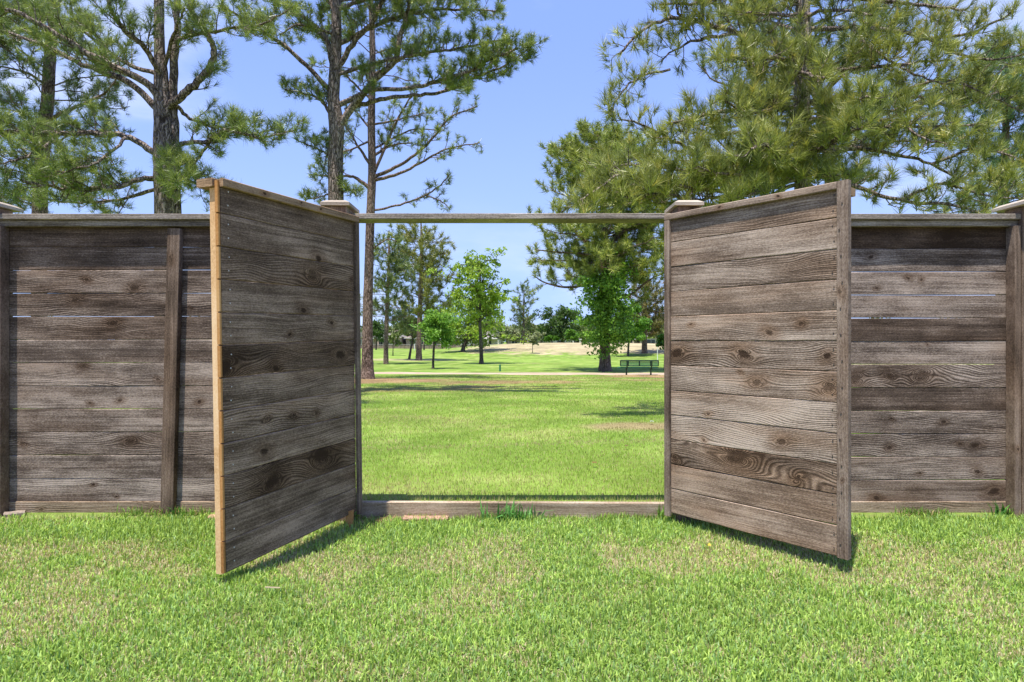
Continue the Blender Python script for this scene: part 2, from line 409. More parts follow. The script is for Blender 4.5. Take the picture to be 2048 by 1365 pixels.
def lawn():
    n = 265000
    # closer to the eye the blades stand denser in the picture, so sample depth evenly
    y = rng.uniform(1.55, 3.62, n); x = rng.uniform(-1, 1, n) * (y * 0.86 + 0.55)
    cl = noise2(x, y, 9, 40, 2); big = noise2(x, y, 1.3, 41, 3); med = noise2(x, y, 4.5, 42, 3)
    dry = 0.13 + 0.75 * sstep(0.48, 0.70, big) + 0.45 * sstep(0.5, 0.72, med)
    dry = dry + 0.75 * np.exp(-((y - 2.92 - 0.06 * np.sin(x * 2)) / 0.17) ** 2) * sstep(0.38, 0.58, med) - 0.4 * sstep(3.12, 3.4, y)
    dry = np.clip(dry, 0.03, 0.85)
    isdry = rng.random(n) < dry * 0.80
    L = rng.uniform(0.018, 0.042, n) * (0.75 + 0.5 * cl) * np.where(isdry, 0.75, 1.0) * (1 + 0.35 * sstep(3.0, 3.5, y))
    w = rng.uniform(0.0030, 0.0070, n) * np.where(isdry, 0.65, 1)
    hue = rng.random(n)[:, None]; br = rng.uniform(0.78, 1.22, n)[:, None]
    g1 = np.array((0.200, 0.345, 0.060)); g2 = np.array((0.410, 0.545, 0.125)); g3 = np.array((0.24, 0.38, 0.13))
    c = g1 * (1 - hue) + g2 * hue
    k = (rng.random(n) < 0.22)[:, None]; c = np.where(k, g3, c)
    c = c * (0.95 + 0.40 * (big[:, None])) * br
    st = np.array((0.66, 0.58, 0.36)) * rng.uniform(0.65, 1.1, n)[:, None] + rng.normal(0, 0.02, (n, 3))
    c = np.where(isdry[:, None], st, c).clip(0.01, 0.9)
    P = np.stack([x, y, gz(x, y) - 0.002], 1)
    V, Q, T, cc = blades(P, L, w, c, 0.75)
    o = link('lawn_grass', build_mesh('lawn_grass', V, T, Q, cc, M_grass)); o['kind'] = 'stuff'
    o['label'] = 'short green lawn with straw coloured flecks in front of the fence'; o['category'] = 'grass'
lawn()
def park_grass():
    # close strip with real blades, then coarser and sparser with distance
    n = 235000
    u = rng.random(n); y = 3.78 * (31.0 / 3.78) ** (u ** 1.0)
    x = rng.uniform(-1, 1, n) * (y * 0.30 + 1.3) + y * 0.005
    br, sd = soil_shade(x, y)
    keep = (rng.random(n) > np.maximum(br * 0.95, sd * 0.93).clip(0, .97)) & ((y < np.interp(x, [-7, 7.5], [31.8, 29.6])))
    x = x[keep]; y = y[keep]; br = br[keep]; n = len(x)
    s = (y / 3.78) ** 0.72
    L = rng.uniform(0.016, 0.038, n) * s ** 0.22 * (1 + 0.5 * sstep(4.4, 3.8, y)) * (1 - br * 0.5); w = rng.uniform(0.003, 0.0055, n) * s
    a = noise2(x, y, 0.35, 3, 4)[:, None]; b = noise2(x, y, 1.6, 4, 3)[:, None]; b2 = noise2(x, y, 5.0, 8, 2)[:, None]
    g1 = np.array((0.215, 0.355, 0.045)); g2 = np.array((0.390, 0.480, 0.100))
    hue = (rng.random(n)[:, None] * 0.6 + a * 0.4)
    c = (g1 * (1 - hue) + g2 * hue) * (0.72 + 0.3 * b + 0.25 * b2) * rng.uniform(0.85, 1.18, n)[:, None]
    yl = 6.4 + 0.02 * (x + 1.5) ** 2 + 0.13 * x
    ridge = np.exp(-((y - yl) / 0.13) ** 2)
    pd = np.clip(0.10 + 0.34 * sstep(0.45, 0.75, b[:, 0]) + 0.30 * sstep(.5, .7, a[:, 0]) + 0.6 * ridge + br * 0.5 + 0.12 * sstep(8, 5, y), 0, .9)
    dry = rng.random(n) < pd
    c = np.where(dry[:, None], STRAW * rng.uniform(0.6, 1.1, n)[:, None] * np.where(br[:, None] > .3, 0.75, 1), c)
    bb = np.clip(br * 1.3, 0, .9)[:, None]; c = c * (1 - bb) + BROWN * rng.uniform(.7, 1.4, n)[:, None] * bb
    P = np.stack([x, y, gz(x, y) - 0.003], 1)
    V, Q, T, cc = blades(P, L, w, c, 0.6, False)
    o = link('park_grass', build_mesh('park_grass', V, T, Q, cc, M_grass)); o['kind'] = 'stuff'
    o['label'] = 'bright green park grass beyond the open gate'; o['category'] = 'grass'
park_grass()
def weeds(name, label, cx, cy, n, rx, ry, L0, L1, w, col, cat='weed'):
    a = rng.normal(0, 0.5, n).clip(-1, 1); b = rng.normal(0, 0.5, n).clip(-1, 1)
    x = cx + a * rx; y = cy + b * ry
    P = np.stack([x, y, gz(x, y) - 0.004], 1)
    c = np.array(col) * rng.uniform(0.6, 1.5, n)[:, None]
    V, Q, T, cc = blades(P, rng.uniform(L0, L1, n), rng.uniform(w * .7, w * 1.3, n), c, 0.65)
    o = link(name, build_mesh(name, V, T, Q, cc, M_grass)); tag(o, label, cat)
weeds('grass_tuft', 'clump of broad dark green grass against the middle of the threshold board', 0.0, 3.56, 95, 0.17, 0.035, 0.06, 0.16, 0.010, (0.12, 0.30, 0.07))
weeds('grass_tuft', 'small green weed at the foot of the stud in the left fence panel', -2.00, 3.66, 22, 0.05, 0.02, 0.04, 0.11, 0.006, (0.08, 0.22, 0.04))
weeds('grass_tuft', 'leafy weed sprouting where the right fence panel meets its corner post', 2.90, 3.66, 24, 0.06, 0.02, 0.05, 0.12, 0.010, (0.07, 0.20, 0.03))
weeds('grass_tuft', 'pale weed at the foot of the right gate leaf beside the threshold end', 0.86, 3.58, 18, 0.03, 0.02, 0.05, 0.13, 0.007, (0.16, 0.30, 0.05))

# ------------------------------------------------------------------ fence
PIT = 0.1400
def fence_panel(label, x0, x1, ztop, tones, stud=None, tilt=0.0, knots={}, warm={}, cath={}, gap=0.0006, wide=(1, 2)):
    t = thing('board_fence', label, 'fence', ((x0 + x1) / 2, 3.72, 0), group='fence panels of horizontal boards')
    Lp = x1 - x0 + 0.10; cx = 0
    for i in range(12):
        gp = gap + random.uniform(-0.0004, 0.0012)
        if i in wide: gp = gap + 0.0020
        zc = ztop + PIT / 2 - i * PIT
        board('plank', Lp, PIT - gp, 0.017, M_plank, t, (0, 0.0085 + random.uniform(-.001, .001), zc), (0, R(tilt + random.uniform(-.07, .07)), 0),
              tones[i], cath.get(i, random.choice((0.15, 0.25, 0.5, 0.9))), warm.get(i, 0.0), knots.get(i, [(random.uniform(-.9, .9), random.uniform(-.04, .04), random.uniform(.004, .010)) for _ in range(random.choice((0, 1, 1, 2)))]), 0.0034, 0.0016, 6)
    board('kick_board', Lp - 0.09, 0.150, 0.038, M_thresh, t, (0, 0.012, 0.005), (0, 0, 0), -0.18, 0.9, 0.1, [(-0.8, 0.03, 0.006)])
    zf = CZ + 0.686
    board('fascia_rail', Lp + 0.02, 0.037, 0.034, M_rail, t, (0, -0.0270, zf + 0.0185), (0, 0, 0), -0.20, 0.6, 0.1)
    board('cap_rail', Lp + 0.02, 0.033, 0.120, M_rail, t, (0, -0.006, zf + 0.0375 + 0.0168), (0, 0, 0), -0.12, 0.1, 0.0)
    for s, xx in ((-1, x0 + 0.019 - 0.045), (1, x1 - 0.019 + 0.045)):
        board('frame_stile', zf - 0.0 + 0.02, 0.0375, 0.070, M_trim, t, (xx - (x0 + x1) / 2, -0.036, (zf - 0.022) / 2), (R(0), R(-90), 0), -0.05, 0.2, 0.15, [(-0.45, 0.0, 0.006)])
    if stud is not None:
        board('stud', zf, 0.077, 0.042, M_trim, t, (stud - (x0 + x1) / 2, -0.0225, zf / 2 - 0.012), (0, R(-90 + 1.45), 0), -0.16, 0.25, 0.25, [(0.68, 0.01, 0.010)])
    return t
fence_panel('fence panel left of the gate, weathered boards with one upright stud', -3.03, -1.055, CZ + 0.570, [-.22, -.10, .0, -.02, -.08, .02, .08, .12, .04, .0, .02, .14], -2.045, -0.11,
            {2: [(-.24, -.04, .016), (-.53, .01, .010)], 4: [(-.37, .03, .015), (.4, .0, .005)], 3: [(-.60, .03, .014), (.1, -.02, .005)], 6: [(-.55, .05, .010), (-.1, -.03, .008)], 7: [(-.33, -.02, .008), (-.51, -.035, .007), (.15, -.03, .010)],
             9: [(-.265, .01, .014), (-.92, .0, .010)], 11: [(-.49, .03, .006), (-.35, -.04, .006)], 0: [], 5: [], 8: [], 10: [(.25, -.02, .008)], 1: []},
            {0: .5, 1: .35, 2: .2, 3: .2, 4: .2}, {1: .5, 2: .9, 3: 1.0, 6: 1.1, 5: .05, 7: .1, 8: .05, 10: .05})
fence_panel('fence panel right of the gate, weathered boards with two big knots', 1.055, 2.977, CZ + 0.559, [-.26, .0, .10, .06, -.20, .14, .08, -.20, .02, .06, .08, .14], None, 0.0,
            {0: [(.617, .0, .024)], 1: [(.155, .02, .009)], 2: [(.19, -.03, .007), (.38, .03, .008), (.46, .02, .007)], 3: [], 4: [], 5: [(.5, .05, .004)], 6: [(.46, .004, .033), (.27, -.002, .019), (.06, -.02, .027)], 7: [],
             8: [(.593, .0, .009), (.279, .02, .006)], 9: [(.784, .0, .015), (.694, .01, .009), (.267, -.015, .012)], 10: [(.45, -.03, .007), (.80, -.02, .013)], 11: [(.90, .0, .020), (.19, -.04, .014)]},
            {0: .7, 4: .25, 7: .25, 11: .35, 10: .1}, {6: 1.1, 9: .8, 10: .7, 3: .05, 4: .05, 5: .05, 7: .05, 1: .4}, wide=(3,))
fence_panel('next fence panel past the left corner post, outside the picture edge', -5.15, -3.19, CZ + 0.565, [random.uniform(-.1, .1) for _ in range(12)])
fence_panel('next fence panel past the right corner post, outside the picture edge', 3.17, 5.1, CZ + 0.565, [random.uniform(-.1, .1) for _ in range(12)])

def post(label, x, w, yf, yb, slab, sy0, sy1, zc=CZ + 0.774):
    t = thing('fence_post', label, 'post', (x, (yf + yb) / 2, 0), group='capped fence posts')
    board('post', zc, w, yb - yf, M_trim, t, (0, 0, zc / 2 - 0.003), UP, -0.12, 0.3, 0.3, [(-.3, .01, .012)])
    hx = slab / 2; a0 = sy0 - (yf + yb) / 2; a1 = sy1 - (yf + yb) / 2
    b = Buf(); z0, z1, z2 = 0.0, 0.018, 0.034
    i = 0.028
    V = [(-hx, a0, z0), (hx, a0, z0), (hx, a1, z0), (-hx, a1, z0), (-hx, a0, z1), (hx, a0, z1), (hx, a1, z1), (-hx, a1, z1), (-hx + i, a0 + i, z2), (hx - i, a0 + i, z2), (hx - i, a1 - i, z2), (-hx + i, a1 - i, z2)]
    b.add(V, [(3, 2, 1, 0), (0, 1, 5, 4), (1, 2, 6, 5), (2, 3, 7, 6), (3, 0, 4, 7), (4, 5, 9, 8), (5, 6, 10, 9), (6, 7, 11, 10), (7, 4, 8, 11), (8, 9, 10, 11)])
    o = link('post_cap', b.mesh('post_cap', M_cap), t, (0, 0, zc))
    o['seed'] = random.uniform(0, 9); o['tone'] = 0.12; o['cath'] = 0.2; o['warm'] = 0.0; o['knot_depth'] = 0.5
    for k in (1, 2, 3): o['knot%d' % k] = [0.0, 0.0, 0.0]
    return t
post('capped gate post behind the left gate leaf', -1.010, 0.128, 3.522, 3.70, 0.168, 3.50, 3.735)
post('capped gate post behind the right gate leaf', 1.010, 0.128, 3.522, 3.70, 0.168, 3.50, 3.735)
post('capped corner post at the left edge of the fence', -3.125, 0.120, 3.66, 3.78, 0.17, 3.63, 3.83, CZ + 0.80)
post('capped corner post at the right edge of the fence', 3.085, 0.120, 3.645, 3.78, 0.20, 3.58, 3.83, CZ + 0.80)
h = board('header_beam', 1.885, 0.033, 0.140, M_rail, None, (0, 3.677, CZ + 0.7166 + 0.0165), (0, 0, 0), 0.02, 0.2, 0.0, ())
tag(h, 'grey weathered header board spanning the top of the gate opening', 'beam')
h = board('threshold_board', 1.80, 0.175, 0.038, M_thresh, None, (0.01, 3.622, 0.015), (0, R(0.22), 0), 0.0, 0.3, 0.05, ())
tag(h, 'pale worn threshold board on edge across the bottom of the gate opening', 'board')

# ------------------------------------------------------------------ gate leaves
def gate_leaf(label, hinge, front, side, zt, tones, material, knots, cath, warm, sag=0.0):
    hx, hy = hinge; fx, fy = front
    L = math.hypot(fx - hx, fy - hy); ang = math.atan2(fy - hy, fx - hx)
    # local X runs from the hinge to the free edge; the boarded face looks along local -Y*side
    t = thing('gate_leaf', label, 'gate', (hx, hy, 0), (0, math.atan2(sag, L), ang), 'pair of open gate leaves')
    s = side
    def B(name, L_, H_, T_, m, x, y, z, rot=(0, 0, 0), **kw): return board(name, L_, H_, T_, m, t, (x, y, z), rot, **kw)
    for i in range(12):
        dl = random.uniform(0, 0.004)
        B('plank', L - dl, PIT - random.uniform(0.0010, 0.0024), 0.018, material, (L - dl) / 2, s * -0.009 + random.uniform(-.0012, .0012), zt - PIT / 2 - i * PIT, (0, R(random.uniform(-.06, .06)), 0),
          tone=tones[i], cath=cath.get(i, .25), warm=warm.get(i, 0.0), knots=[(k[0] * L / 0.93 - L / 2, k[1], k[2] * 1.12) for k in knots.get(i, ())], ch=0.0034, wob=0.0016, nx=6)
    return t, L, B
KL = {2: [(.35, -.005, .022), (.02, .0, .006)], 1: [(.30, -.055, .014)], 3: [(.42, -.05, .012)], 4: [(.2, .03, .008), (.52, -.03, .007)], 5: [(.13, -.005, .022), (.93, -.03, .030), (.62, -.05, .014)], 7: [(.50, -.01, .009), (.68, .0, .008), (.33, -.02, .008)],
      8: [(.70, -.01, .014)], 9: [(.30, .03, .036), (.65, -.02, .030)], 11: []}
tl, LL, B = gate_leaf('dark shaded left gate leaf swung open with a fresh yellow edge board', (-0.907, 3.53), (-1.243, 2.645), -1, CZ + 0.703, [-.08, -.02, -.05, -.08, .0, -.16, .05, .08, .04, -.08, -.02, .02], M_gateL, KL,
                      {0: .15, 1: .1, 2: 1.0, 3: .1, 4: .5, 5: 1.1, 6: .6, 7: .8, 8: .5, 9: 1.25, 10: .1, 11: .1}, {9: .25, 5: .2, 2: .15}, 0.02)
# side=-1: boarded face looks along local +Y, which is the picture side of this leaf
B('top_trim', LL + 0.034, 0.036, 0.020, M_trimw, LL / 2 - 0.017, 0.0285, CZ + 0.692, tone=-0.05, cath=.3, warm=.3, knots=[(.25, 0, .007), (-.15, 0, .006), (.0, .005, .005)])
B('hinge_stile', 1.665, 0.036, 0.020, M_trim, -0.016, 0.0285, CZ + 0.673 - 1.665 / 2, UP, tone=-.12, cath=.2)
B('edge_stile', 1.655, 0.030, 0.036, M_fresh, LL - 0.011, -0.0185, CZ + 0.672 - 1.655 / 2 + 0.0, UP, tone=0.05, cath=.4, knots=[(-.30, .0, .007), (.02, .006, .004), (-.38, -.004, .004)])
for i in range(12):
    B('cut_end', PIT - 0.006, 0.012, 0.018, M_orange, LL + 0.0045, 0.0088 + random.uniform(-.001, .001), CZ + 0.703 - PIT / 2 - i * PIT, UP, tone=random.uniform(-.05, .15), cath=.2, ch=0.002) if i % 1 == 0 else None
B('top_rail', LL + 0.03, 0.036, 0.087, M_trimw, LL / 2 + 0.005, -0.0450, CZ + 0.6925, tone=-0.12, cath=.3, warm=.4)
B('bottom_rail', LL - 0.05, 0.087, 0.036, M_trim, LL / 2 - 0.03, -0.0185, 0.14, tone=0, cath=.3)
B('back_stile', 1.60, 0.070, 0.036, M_trim, 0.05, -0.0185, 0.90, UP, tone=0, cath=.3)
KR = {4: [(.14, .02, .006), (.60, -.03, .013), (.76, .01, .009)], 5: [(.04, .0, .020), (.46, .0, .020), (.88, .0, .012)], 6: [(.53, .0, .014), (.44, .05, .006), (.89, -.005, .022)], 8: [(.66, -.005, .014), (.22, -.05, .006)],
      9: [(.42, .035, .034), (.03, -.04, .012), (.74, -.03, .012)], 7: [(.25, -.045, .006)], 10: [], 11: []}
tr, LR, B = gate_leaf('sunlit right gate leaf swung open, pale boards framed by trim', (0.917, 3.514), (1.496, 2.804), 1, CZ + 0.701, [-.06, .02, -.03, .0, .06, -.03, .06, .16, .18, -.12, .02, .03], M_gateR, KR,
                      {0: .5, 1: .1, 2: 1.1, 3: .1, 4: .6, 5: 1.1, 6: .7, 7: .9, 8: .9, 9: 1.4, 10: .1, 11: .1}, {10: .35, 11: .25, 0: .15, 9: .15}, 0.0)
B('top_trim', LR + 0.030, 0.034, 0.020, M_trim, LR / 2 - 0.015, -0.0285, CZ + 0.704, tone=0.08, cath=.3, warm=.1, knots=[(-.12, 0, .006), (.2, 0, .006)])
B('hinge_stile', 1.680, 0.036, 0.020, M_trim, -0.013, -0.0285, CZ + 0.686 - 1.68 / 2, UP, tone=-.02, cath=.2)
B('free_stile', 1.700, 0.050, 0.036, M_trim, LR + 0.024, -0.0185, CZ + 0.722 - 1.700 / 2, UP, tone=0.0, cath=.3, warm=.05, knots=[(.35, .01, .009), (-.5, 0, .004)])
B('top_rail', LR + 0.040, 0.036, 0.087, M_trimw, LR / 2 + 0.011, 0.0450, CZ + 0.684, tone=0.1, cath=.3, warm=.3)
B('bottom_rail', LR - 0.05, 0.087, 0.036, M_trim, LR / 2 - 0.02, 0.0185, 0.14, tone=0, cath=.3)
B('back_stile', 1.60, 0.070, 0.036, M_trim, 0.05, 0.0185, 0.90, UP, tone=0, cath=.3)
M_nail = simple('rusty_nail_steel', (0.07, 0.05, 0.04), 0.5, 0.5)
M_nailb = simple('bright_nail_steel', (0.55, 0.52, 0.48), 0.45, 0.5)
def nails(t, pts, m, y, r=0.0035):
    b = Buf()
    for (x, z) in pts:
        a = np.arange(8) * np.pi / 4
        V = np.concatenate([np.stack([x + r * np.cos(a), np.full(8, y), z + r * np.sin(a)], 1), np.stack([x + r * .8 * np.cos(a), np.full(8, y + (0.0014 if y > 0 else -0.0014)), z + r * .8 * np.sin(a)], 1)])
        b.add(V, [(i, (i + 1) % 8, (i + 1) % 8 + 8, i + 8) for i in range(8)], [(8, 8 + i, 8 + i + 1) for i in range(1, 7)])
    o = link('nail_heads', b.mesh('nail_heads', m), t); o['kind'] = 'stuff'
nails(tl, [(LL - 0.045 + random.uniform(-.004, .004), CZ + 0.703 - (i + k) * PIT) for i in range(12) for k in (.30, .72)], M_nailb, 0.0195)
nails(tr, [(LR - 0.022 + random.uniform(-.004, .004), CZ + 0.701 - (i + k) * PIT) for i in range(12) for k in (.25, .75)], M_nail, -0.0195)
nails(tr, [(LR + 0.018 + random.uniform(-.008, .008), CZ + 0.62 - i * .118) for i in range(14)], M_nail, -0.0380, .004)

# loose bits by the threshold
def brick(label, x, y, w, d, z, rz, colour):
    b = Buf(); V, Q, T = board_data(w, 0.06, d, 0.006, 0.002, 3)
    m = simple('old_brick', colour, 0.95, 0.1, 0.3, 30)
    o = link('edging_brick', build_mesh('edging_brick', V, T, Q, None, m), None, (x, y, z), (0, 0, rz)); tag(o, label, 'brick', 'bricks sunk along the threshold')
brick('pinkish brick sunk in the grass near the left end of the threshold board', -0.50, 3.572, 0.26, 0.060, 0.000, R(1), (0.36, 0.22, 0.16))
brick('pale brick end showing at the far left foot of the fence', -2.96, 3.66, 0.10, 0.06, 0.004, R(35), (0.26, 0.21, 0.17))
brick('brown brick under the left fence panel beside the stud', -1.66, 3.60, 0.22, 0.06, 0.004, R(3), (0.40, 0.25, 0.17))
s_ = board('wooden_stake', 0.11, 0.036, 0.036, M_orange, None, (-0.915, 3.47, 0.04), UP, tone=0.0); tag(s_, 'short orange-brown wooden stake under the hinge end of the left gate leaf', 'stake')
b = Buf(); n_ = 240
for k in range(n_):
    x = -0.78 + rng.normal(0, .075); y = 3.53 + rng.normal(0, .03); a = rng.uniform(0, 3.14); l = rng.uniform(.02, .05); z = 0.012 + rng.uniform(0, .02)
    dx, dy = math.cos(a) * l, math.sin(a) * l; wx, wy = -math.sin(a) * .0015, math.cos(a) * .0015
    b.add([(x + wx, y + wy, z), (x - wx, y - wy, z), (x + dx, y + dy, z + rng.uniform(-.01, .015))], None, [(0, 1, 2)])
o = link('dry_needle_litter', b.mesh('dry_needle_litter', simple('dry_needles', (0.30, 0.17, 0.09)))); o['kind'] = 'stuff'; o['label'] = 'brown pine needles gathered at the left end of the threshold'; o['category'] = 'litter'
# stray twig on the lawn
b = Buf(); box(b, -0.03, 0.03, -0.002, 0.002, 0, 0.004); o = link('dry_twig', b.mesh('dry_twig', simple('pale_twig', (0.55, 0.43, 0.28))), None, (-0.985, 2.53, 0.034), (0, 0.1, 0.15)); tag(o, 'small pale twig lying on the lawn right of the left gate leaf', 'twig')

# ------------------------------------------------------------------ trees
def smooth_path(P, per=5, jit=0.0):
    P = np.asarray(P, float); n = len(P)
    if n < 3 and jit == 0: per = max(per, 2)
    Q = np.vstack([2 * P[0] - P[1], P, 2 * P[-1] - P[-2]])
    out = []
    for i in range(n - 1):
        p0, p1, p2, p3 = Q[i], Q[i + 1], Q[i + 2], Q[i + 3]
        for k in range(per):
            t = k / per
            out.append(0.5 * ((2 * p1) + (-p0 + p2) * t + (2 * p0 - 5 * p1 + 4 * p2 - p3) * t * t + (-p0 + 3 * p1 - 3 * p2 + p3) * t ** 3))
    out.append(P[-1]); out = np.array(out)
    if jit: out[1:] += rng.normal(0, jit, (len(out) - 1, 3))
    return out
def tube(b, P, r, sides=6, bumpy=0.0):
    P = np.asarray(P, float); n = len(P); r = np.broadcast_to(np.asarray(r, float), (n,))
    T = np.gradient(P, axis=0); T /= np.linalg.norm(T, axis=1)[:, None] + 1e-9
    ref = np.array((0.0, 1.0, 0.0)) if abs(T[0][1]) < 0.8 else np.array((1.0, 0, 0))
    U = np.cross(T, ref); U /= np.linalg.norm(U, axis=1)[:, None] + 1e-9
    Wv = np.cross(T, U)
    a = np.arange(sides) * 2 * np.pi / sides
    rr = r[:, None] * (1 + (rng.normal(0, bumpy, (n, sides)) if bumpy else 0))
    V = P[:, None, :] + rr[:, :, None] * (np.cos(a)[None, :, None] * U[:, None, :] + np.sin(a)[None, :, None] * Wv[:, None, :])
    i = (np.arange(n - 1)[:, None] * sides + np.arange(sides)[None, :]); j = (np.arange(n - 1)[:, None] * sides + (np.arange(sides)[None, :] + 1) % sides)
    Q = np.stack([i, j, j + sides, i + sides], -1).reshape(-1, 4)
    b.add(V.reshape(-1, 3), Q)
def unit(v): return v / (np.linalg.norm(v) + 1e-9)
def needles(tips, dirs, size, per, nl, nw, c0, c1, cnew, spread=(0.35, 1.25), newf=0.25, shoot=0.55):
    P = np.repeat(np.array(tips), per, 0); D = np.repeat(np.array(dirs), per, 0); S = np.repeat(np.array(size), per)
    n = len(P); D /= np.linalg.norm(D, axis=1)[:, None]
    U = np.cross(D, rng.normal(0, 1, (n, 3))); U /= np.linalg.norm(U, axis=1)[:, None] + 1e-9
    th = rng.uniform(spread[0], spread[1], n)[:, None]
    u = rng.uniform(0, 1, n)[:, None]
    st = P - D * u * nl * shoot * S[:, None]
    N = D * np.cos(th) + U * np.sin(th) + np.array((0, 0, -0.10)); N /= np.linalg.norm(N, axis=1)[:, None]
    L = (nl * S * rng.uniform(0.65, 1.1, n))[:, None]
    side = np.cross(N, rng.normal(0, 1, (n, 3))); side /= np.linalg.norm(side, axis=1)[:, None] + 1e-9
    w = nw * S[:, None] * 0.5
    V = np.stack([st - side * w, st + side * w, st + N * L], 1).reshape(-1, 3)
    T = np.arange(n * 3).reshape(-1, 3)
    ct = rng.random(len(tips)); f = np.repeat(ct, per)[:, None] * 0.75 + rng.random(n)[:, None] * 0.25
    c = np.array(c0) * (1 - f) + np.array(c1) * f
    c = c * 1.22
    isn = np.repeat(rng.random(len(tips)) < newf, per)[:, None] & (u < 0.45)
    c = np.where(isn, np.array(cnew), c) * rng.uniform(0.7, 1.3, n)[:, None]
    return V, T, np.repeat(c, 3, 0)
GREENP = ((0.085, 0.130, 0.032), (0.215, 0.275, 0.066), (0.36, 0.42, 0.09))
DEEPP = ((0.075, 0.110, 0.035), (0.165, 0.215, 0.065), (0.25, 0.31, 0.08))
OLIVEP = ((0.080, 0.115, 0.024), (0.365, 0.390, 0.098), (0.52, 0.47, 0.13))
NW = 0.55; TW0 = 0.38
def pine(label, d, trunk, radii, limbs, pal=GREENP, bark=None, nl=0.19, per=26, side_gap=0.30, side_len=(0.35, 1.0), twig_gap=0.15, dens=1.0, group=None, auto=None, name='pine_tree', nwk=1.0, spread=(0.35, 1.25), newf=0.25, shoot=0.55, lean_up=0.35, bare=0.22):
    """trunk: photo pixels (x, y) at distance d; limbs: lists of (x, y, distance) with start and end radius in pixels."""
    bark = bark or M_bark
    px = d / F; nw = max(0.0050, px * 2 * (NW if d > 30 else 0.42)) * nwk
    wood = Buf(); tips = []; dirs = []; size = []
    tp = np.array([W(x, y, d + dd) for (x, y, dd) in [(p + (0,)) if len(p) == 2 else p for p in trunk]])
    base = tp[0].copy(); base[2] = float(gz(base[0], base[1])); tp[0][2] = base[2] - 0.15
    rp = np.array(radii) * px
    tube(wood, smooth_path(tp, 5), np.interp(np.linspace(0, len(tp) - 1, (len(tp) - 1) * 5 + 1), np.arange(len(tp)), rp), 14, 0.035)
    def shoots(path, r0, r1, sl, t0, gap, lvl):
        seg = np.linalg.norm(np.diff(path, axis=0), axis=1); s = np.concatenate([[0], np.cumsum(seg)]); Ltot = s[-1]
        if Ltot < 0.05: return
        q = max(t0 * Ltot, 0.05)
        while q < Ltot:
            p = np.array([np.interp(q, s, path[:, k]) for k in range(3)]); p2 = np.array([np.interp(min(q + 0.05, Ltot), s, path[:, k]) for k in range(3)])
            p1 = np.array([np.interp(max(q - 0.05, 0), s, path[:, k]) for k in range(3)])
            T = unit(p2 - p1); rad = r0 + (r1 - r0) * q / Ltot
            rnd = unit(rng.normal(0, 1, 3)); U = unit(np.cross(T, rnd))
            dd = unit(T * rng.uniform(0.35, 0.9) + U * rng.uniform(0.6, 1.0) + np.array((0, 0, lean_up)))
            frac = 1 - 0.55 * q / Ltot
            L = rng.uniform(*sl) * frac
            if lvl == 0:
                e = p + dd * L * 0.55 + np.array((0, 0, -0.03 * L)); e2 = e + unit(dd * 0.8 + rng.normal(0, .35, 3) + np.array((0, 0, 0.45))) * L * 0.5
                pth = smooth_path([p, e, e2], 3)
                tube(wood, pth, np.linspace(min(max(rad * 0.4, 0.005 + px * .25), 0.012 + px * .3), 0.003 + px * 0.18, len(pth)), 4)
                shoots(pth, 0.006, 0.004, (0.10, 0.30), TW0, twig_gap / dens, 1)
                tips.append(e2); dirs.append(unit(pth[-1] - pth[-2] + np.array((0, 0, 0.3)))); size.append(rng.uniform(0.9, 1.15))
            else:
                tube(wood, np.array([p, p + dd * L]), np.array([0.003 + px * .14, 0.002 + px * .12]), 3)
                tips.append(p + dd * L); dirs.append(unit(dd + np.array((0, 0, 0.35)))); size.append(rng.uniform(0.7, 1.1))
            q += gap * rng.uniform(0.6, 1.4)
    for lb in limbs:
        pts, (ra, rb) = lb[0], lb[1]; kw = lb[2] if len(lb) > 2 else {}
        P = smooth_path([W(*p) for p in pts], 5, 0.012)
        ra_, rb_ = (ra * px, rb * px) if ra > 12 else (ra * px * .8, rb * px * .62)
        tube(wood, P, np.linspace(ra_, rb_, len(P)), 8, 0.05)
        shoots(P, ra_, rb_, kw.get('sl', side_len), kw.get('t0', bare), kw.get('gap', side_gap) / dens, 0)
        tips.append(P[-1]); dirs.append(unit(P[-1] - P[-2])); size.append(1.1)
    if auto:
        # auto: count, list of (y, reach in px) profile along the trunk; whorls of limbs
        for k in range(auto['n']):
            y = rng.uniform(auto['y1'], auto['y0']); 
            ty = tp[:, 2]; z = CZ - (y - 683) * px
            c = np.array([np.interp(z, ty, tp[:, j]) for j in (0, 1)] + [z])
            reach = np.interp(y, [a for a, _ in auto['prof']], [b_ for _, b_ in auto['prof']]) * px * rng.uniform(0.7, 1.08)
            a = rng.uniform(0, 2 * np.pi); 
            if 'arc' in auto: a = rng.uniform(*auto['arc'])
            up = auto.get('up', 0.25); h = np.array((math.cos(a), math.sin(a), 0))
            P = smooth_path([c, c + h * reach * .45 + np.array((0, 0, up * reach * .45)), c + h * reach * .85 + np.array((0, 0, up * reach * .55)), c + h * reach + np.array((0, 0, up * reach * 0.9))], 4, 0.02)
            r_ = np.interp(z, ty, rp[:len(ty)]) if False else max(0.015, reach * 0.011)
            tube(wood, P, np.linspace(r_, 0.006 + px * .25, len(P)), 6)
            shoots(P, r_, 0.01, auto.get('sl', side_len), auto.get('t0', 0.3), auto.get('gap', side_gap) / dens, 0)
    nd = per
    V, T, C = needles(tips, dirs, size, nd, nl, nw, *pal, spread=spread, newf=newf, shoot=shoot)
    t = thing(name, label, 'tree', tuple(base), group=group)
    wood.V = [v - base for v in wood.V]
    link('trunk', wood.mesh('trunk', bark, True), t)
    cr = link('crown', build_mesh('crown', V - base, T, None, C, M_needle), t)
    print(label[:40], 'shoots', len(tips), 'tris', len(T))
    return t

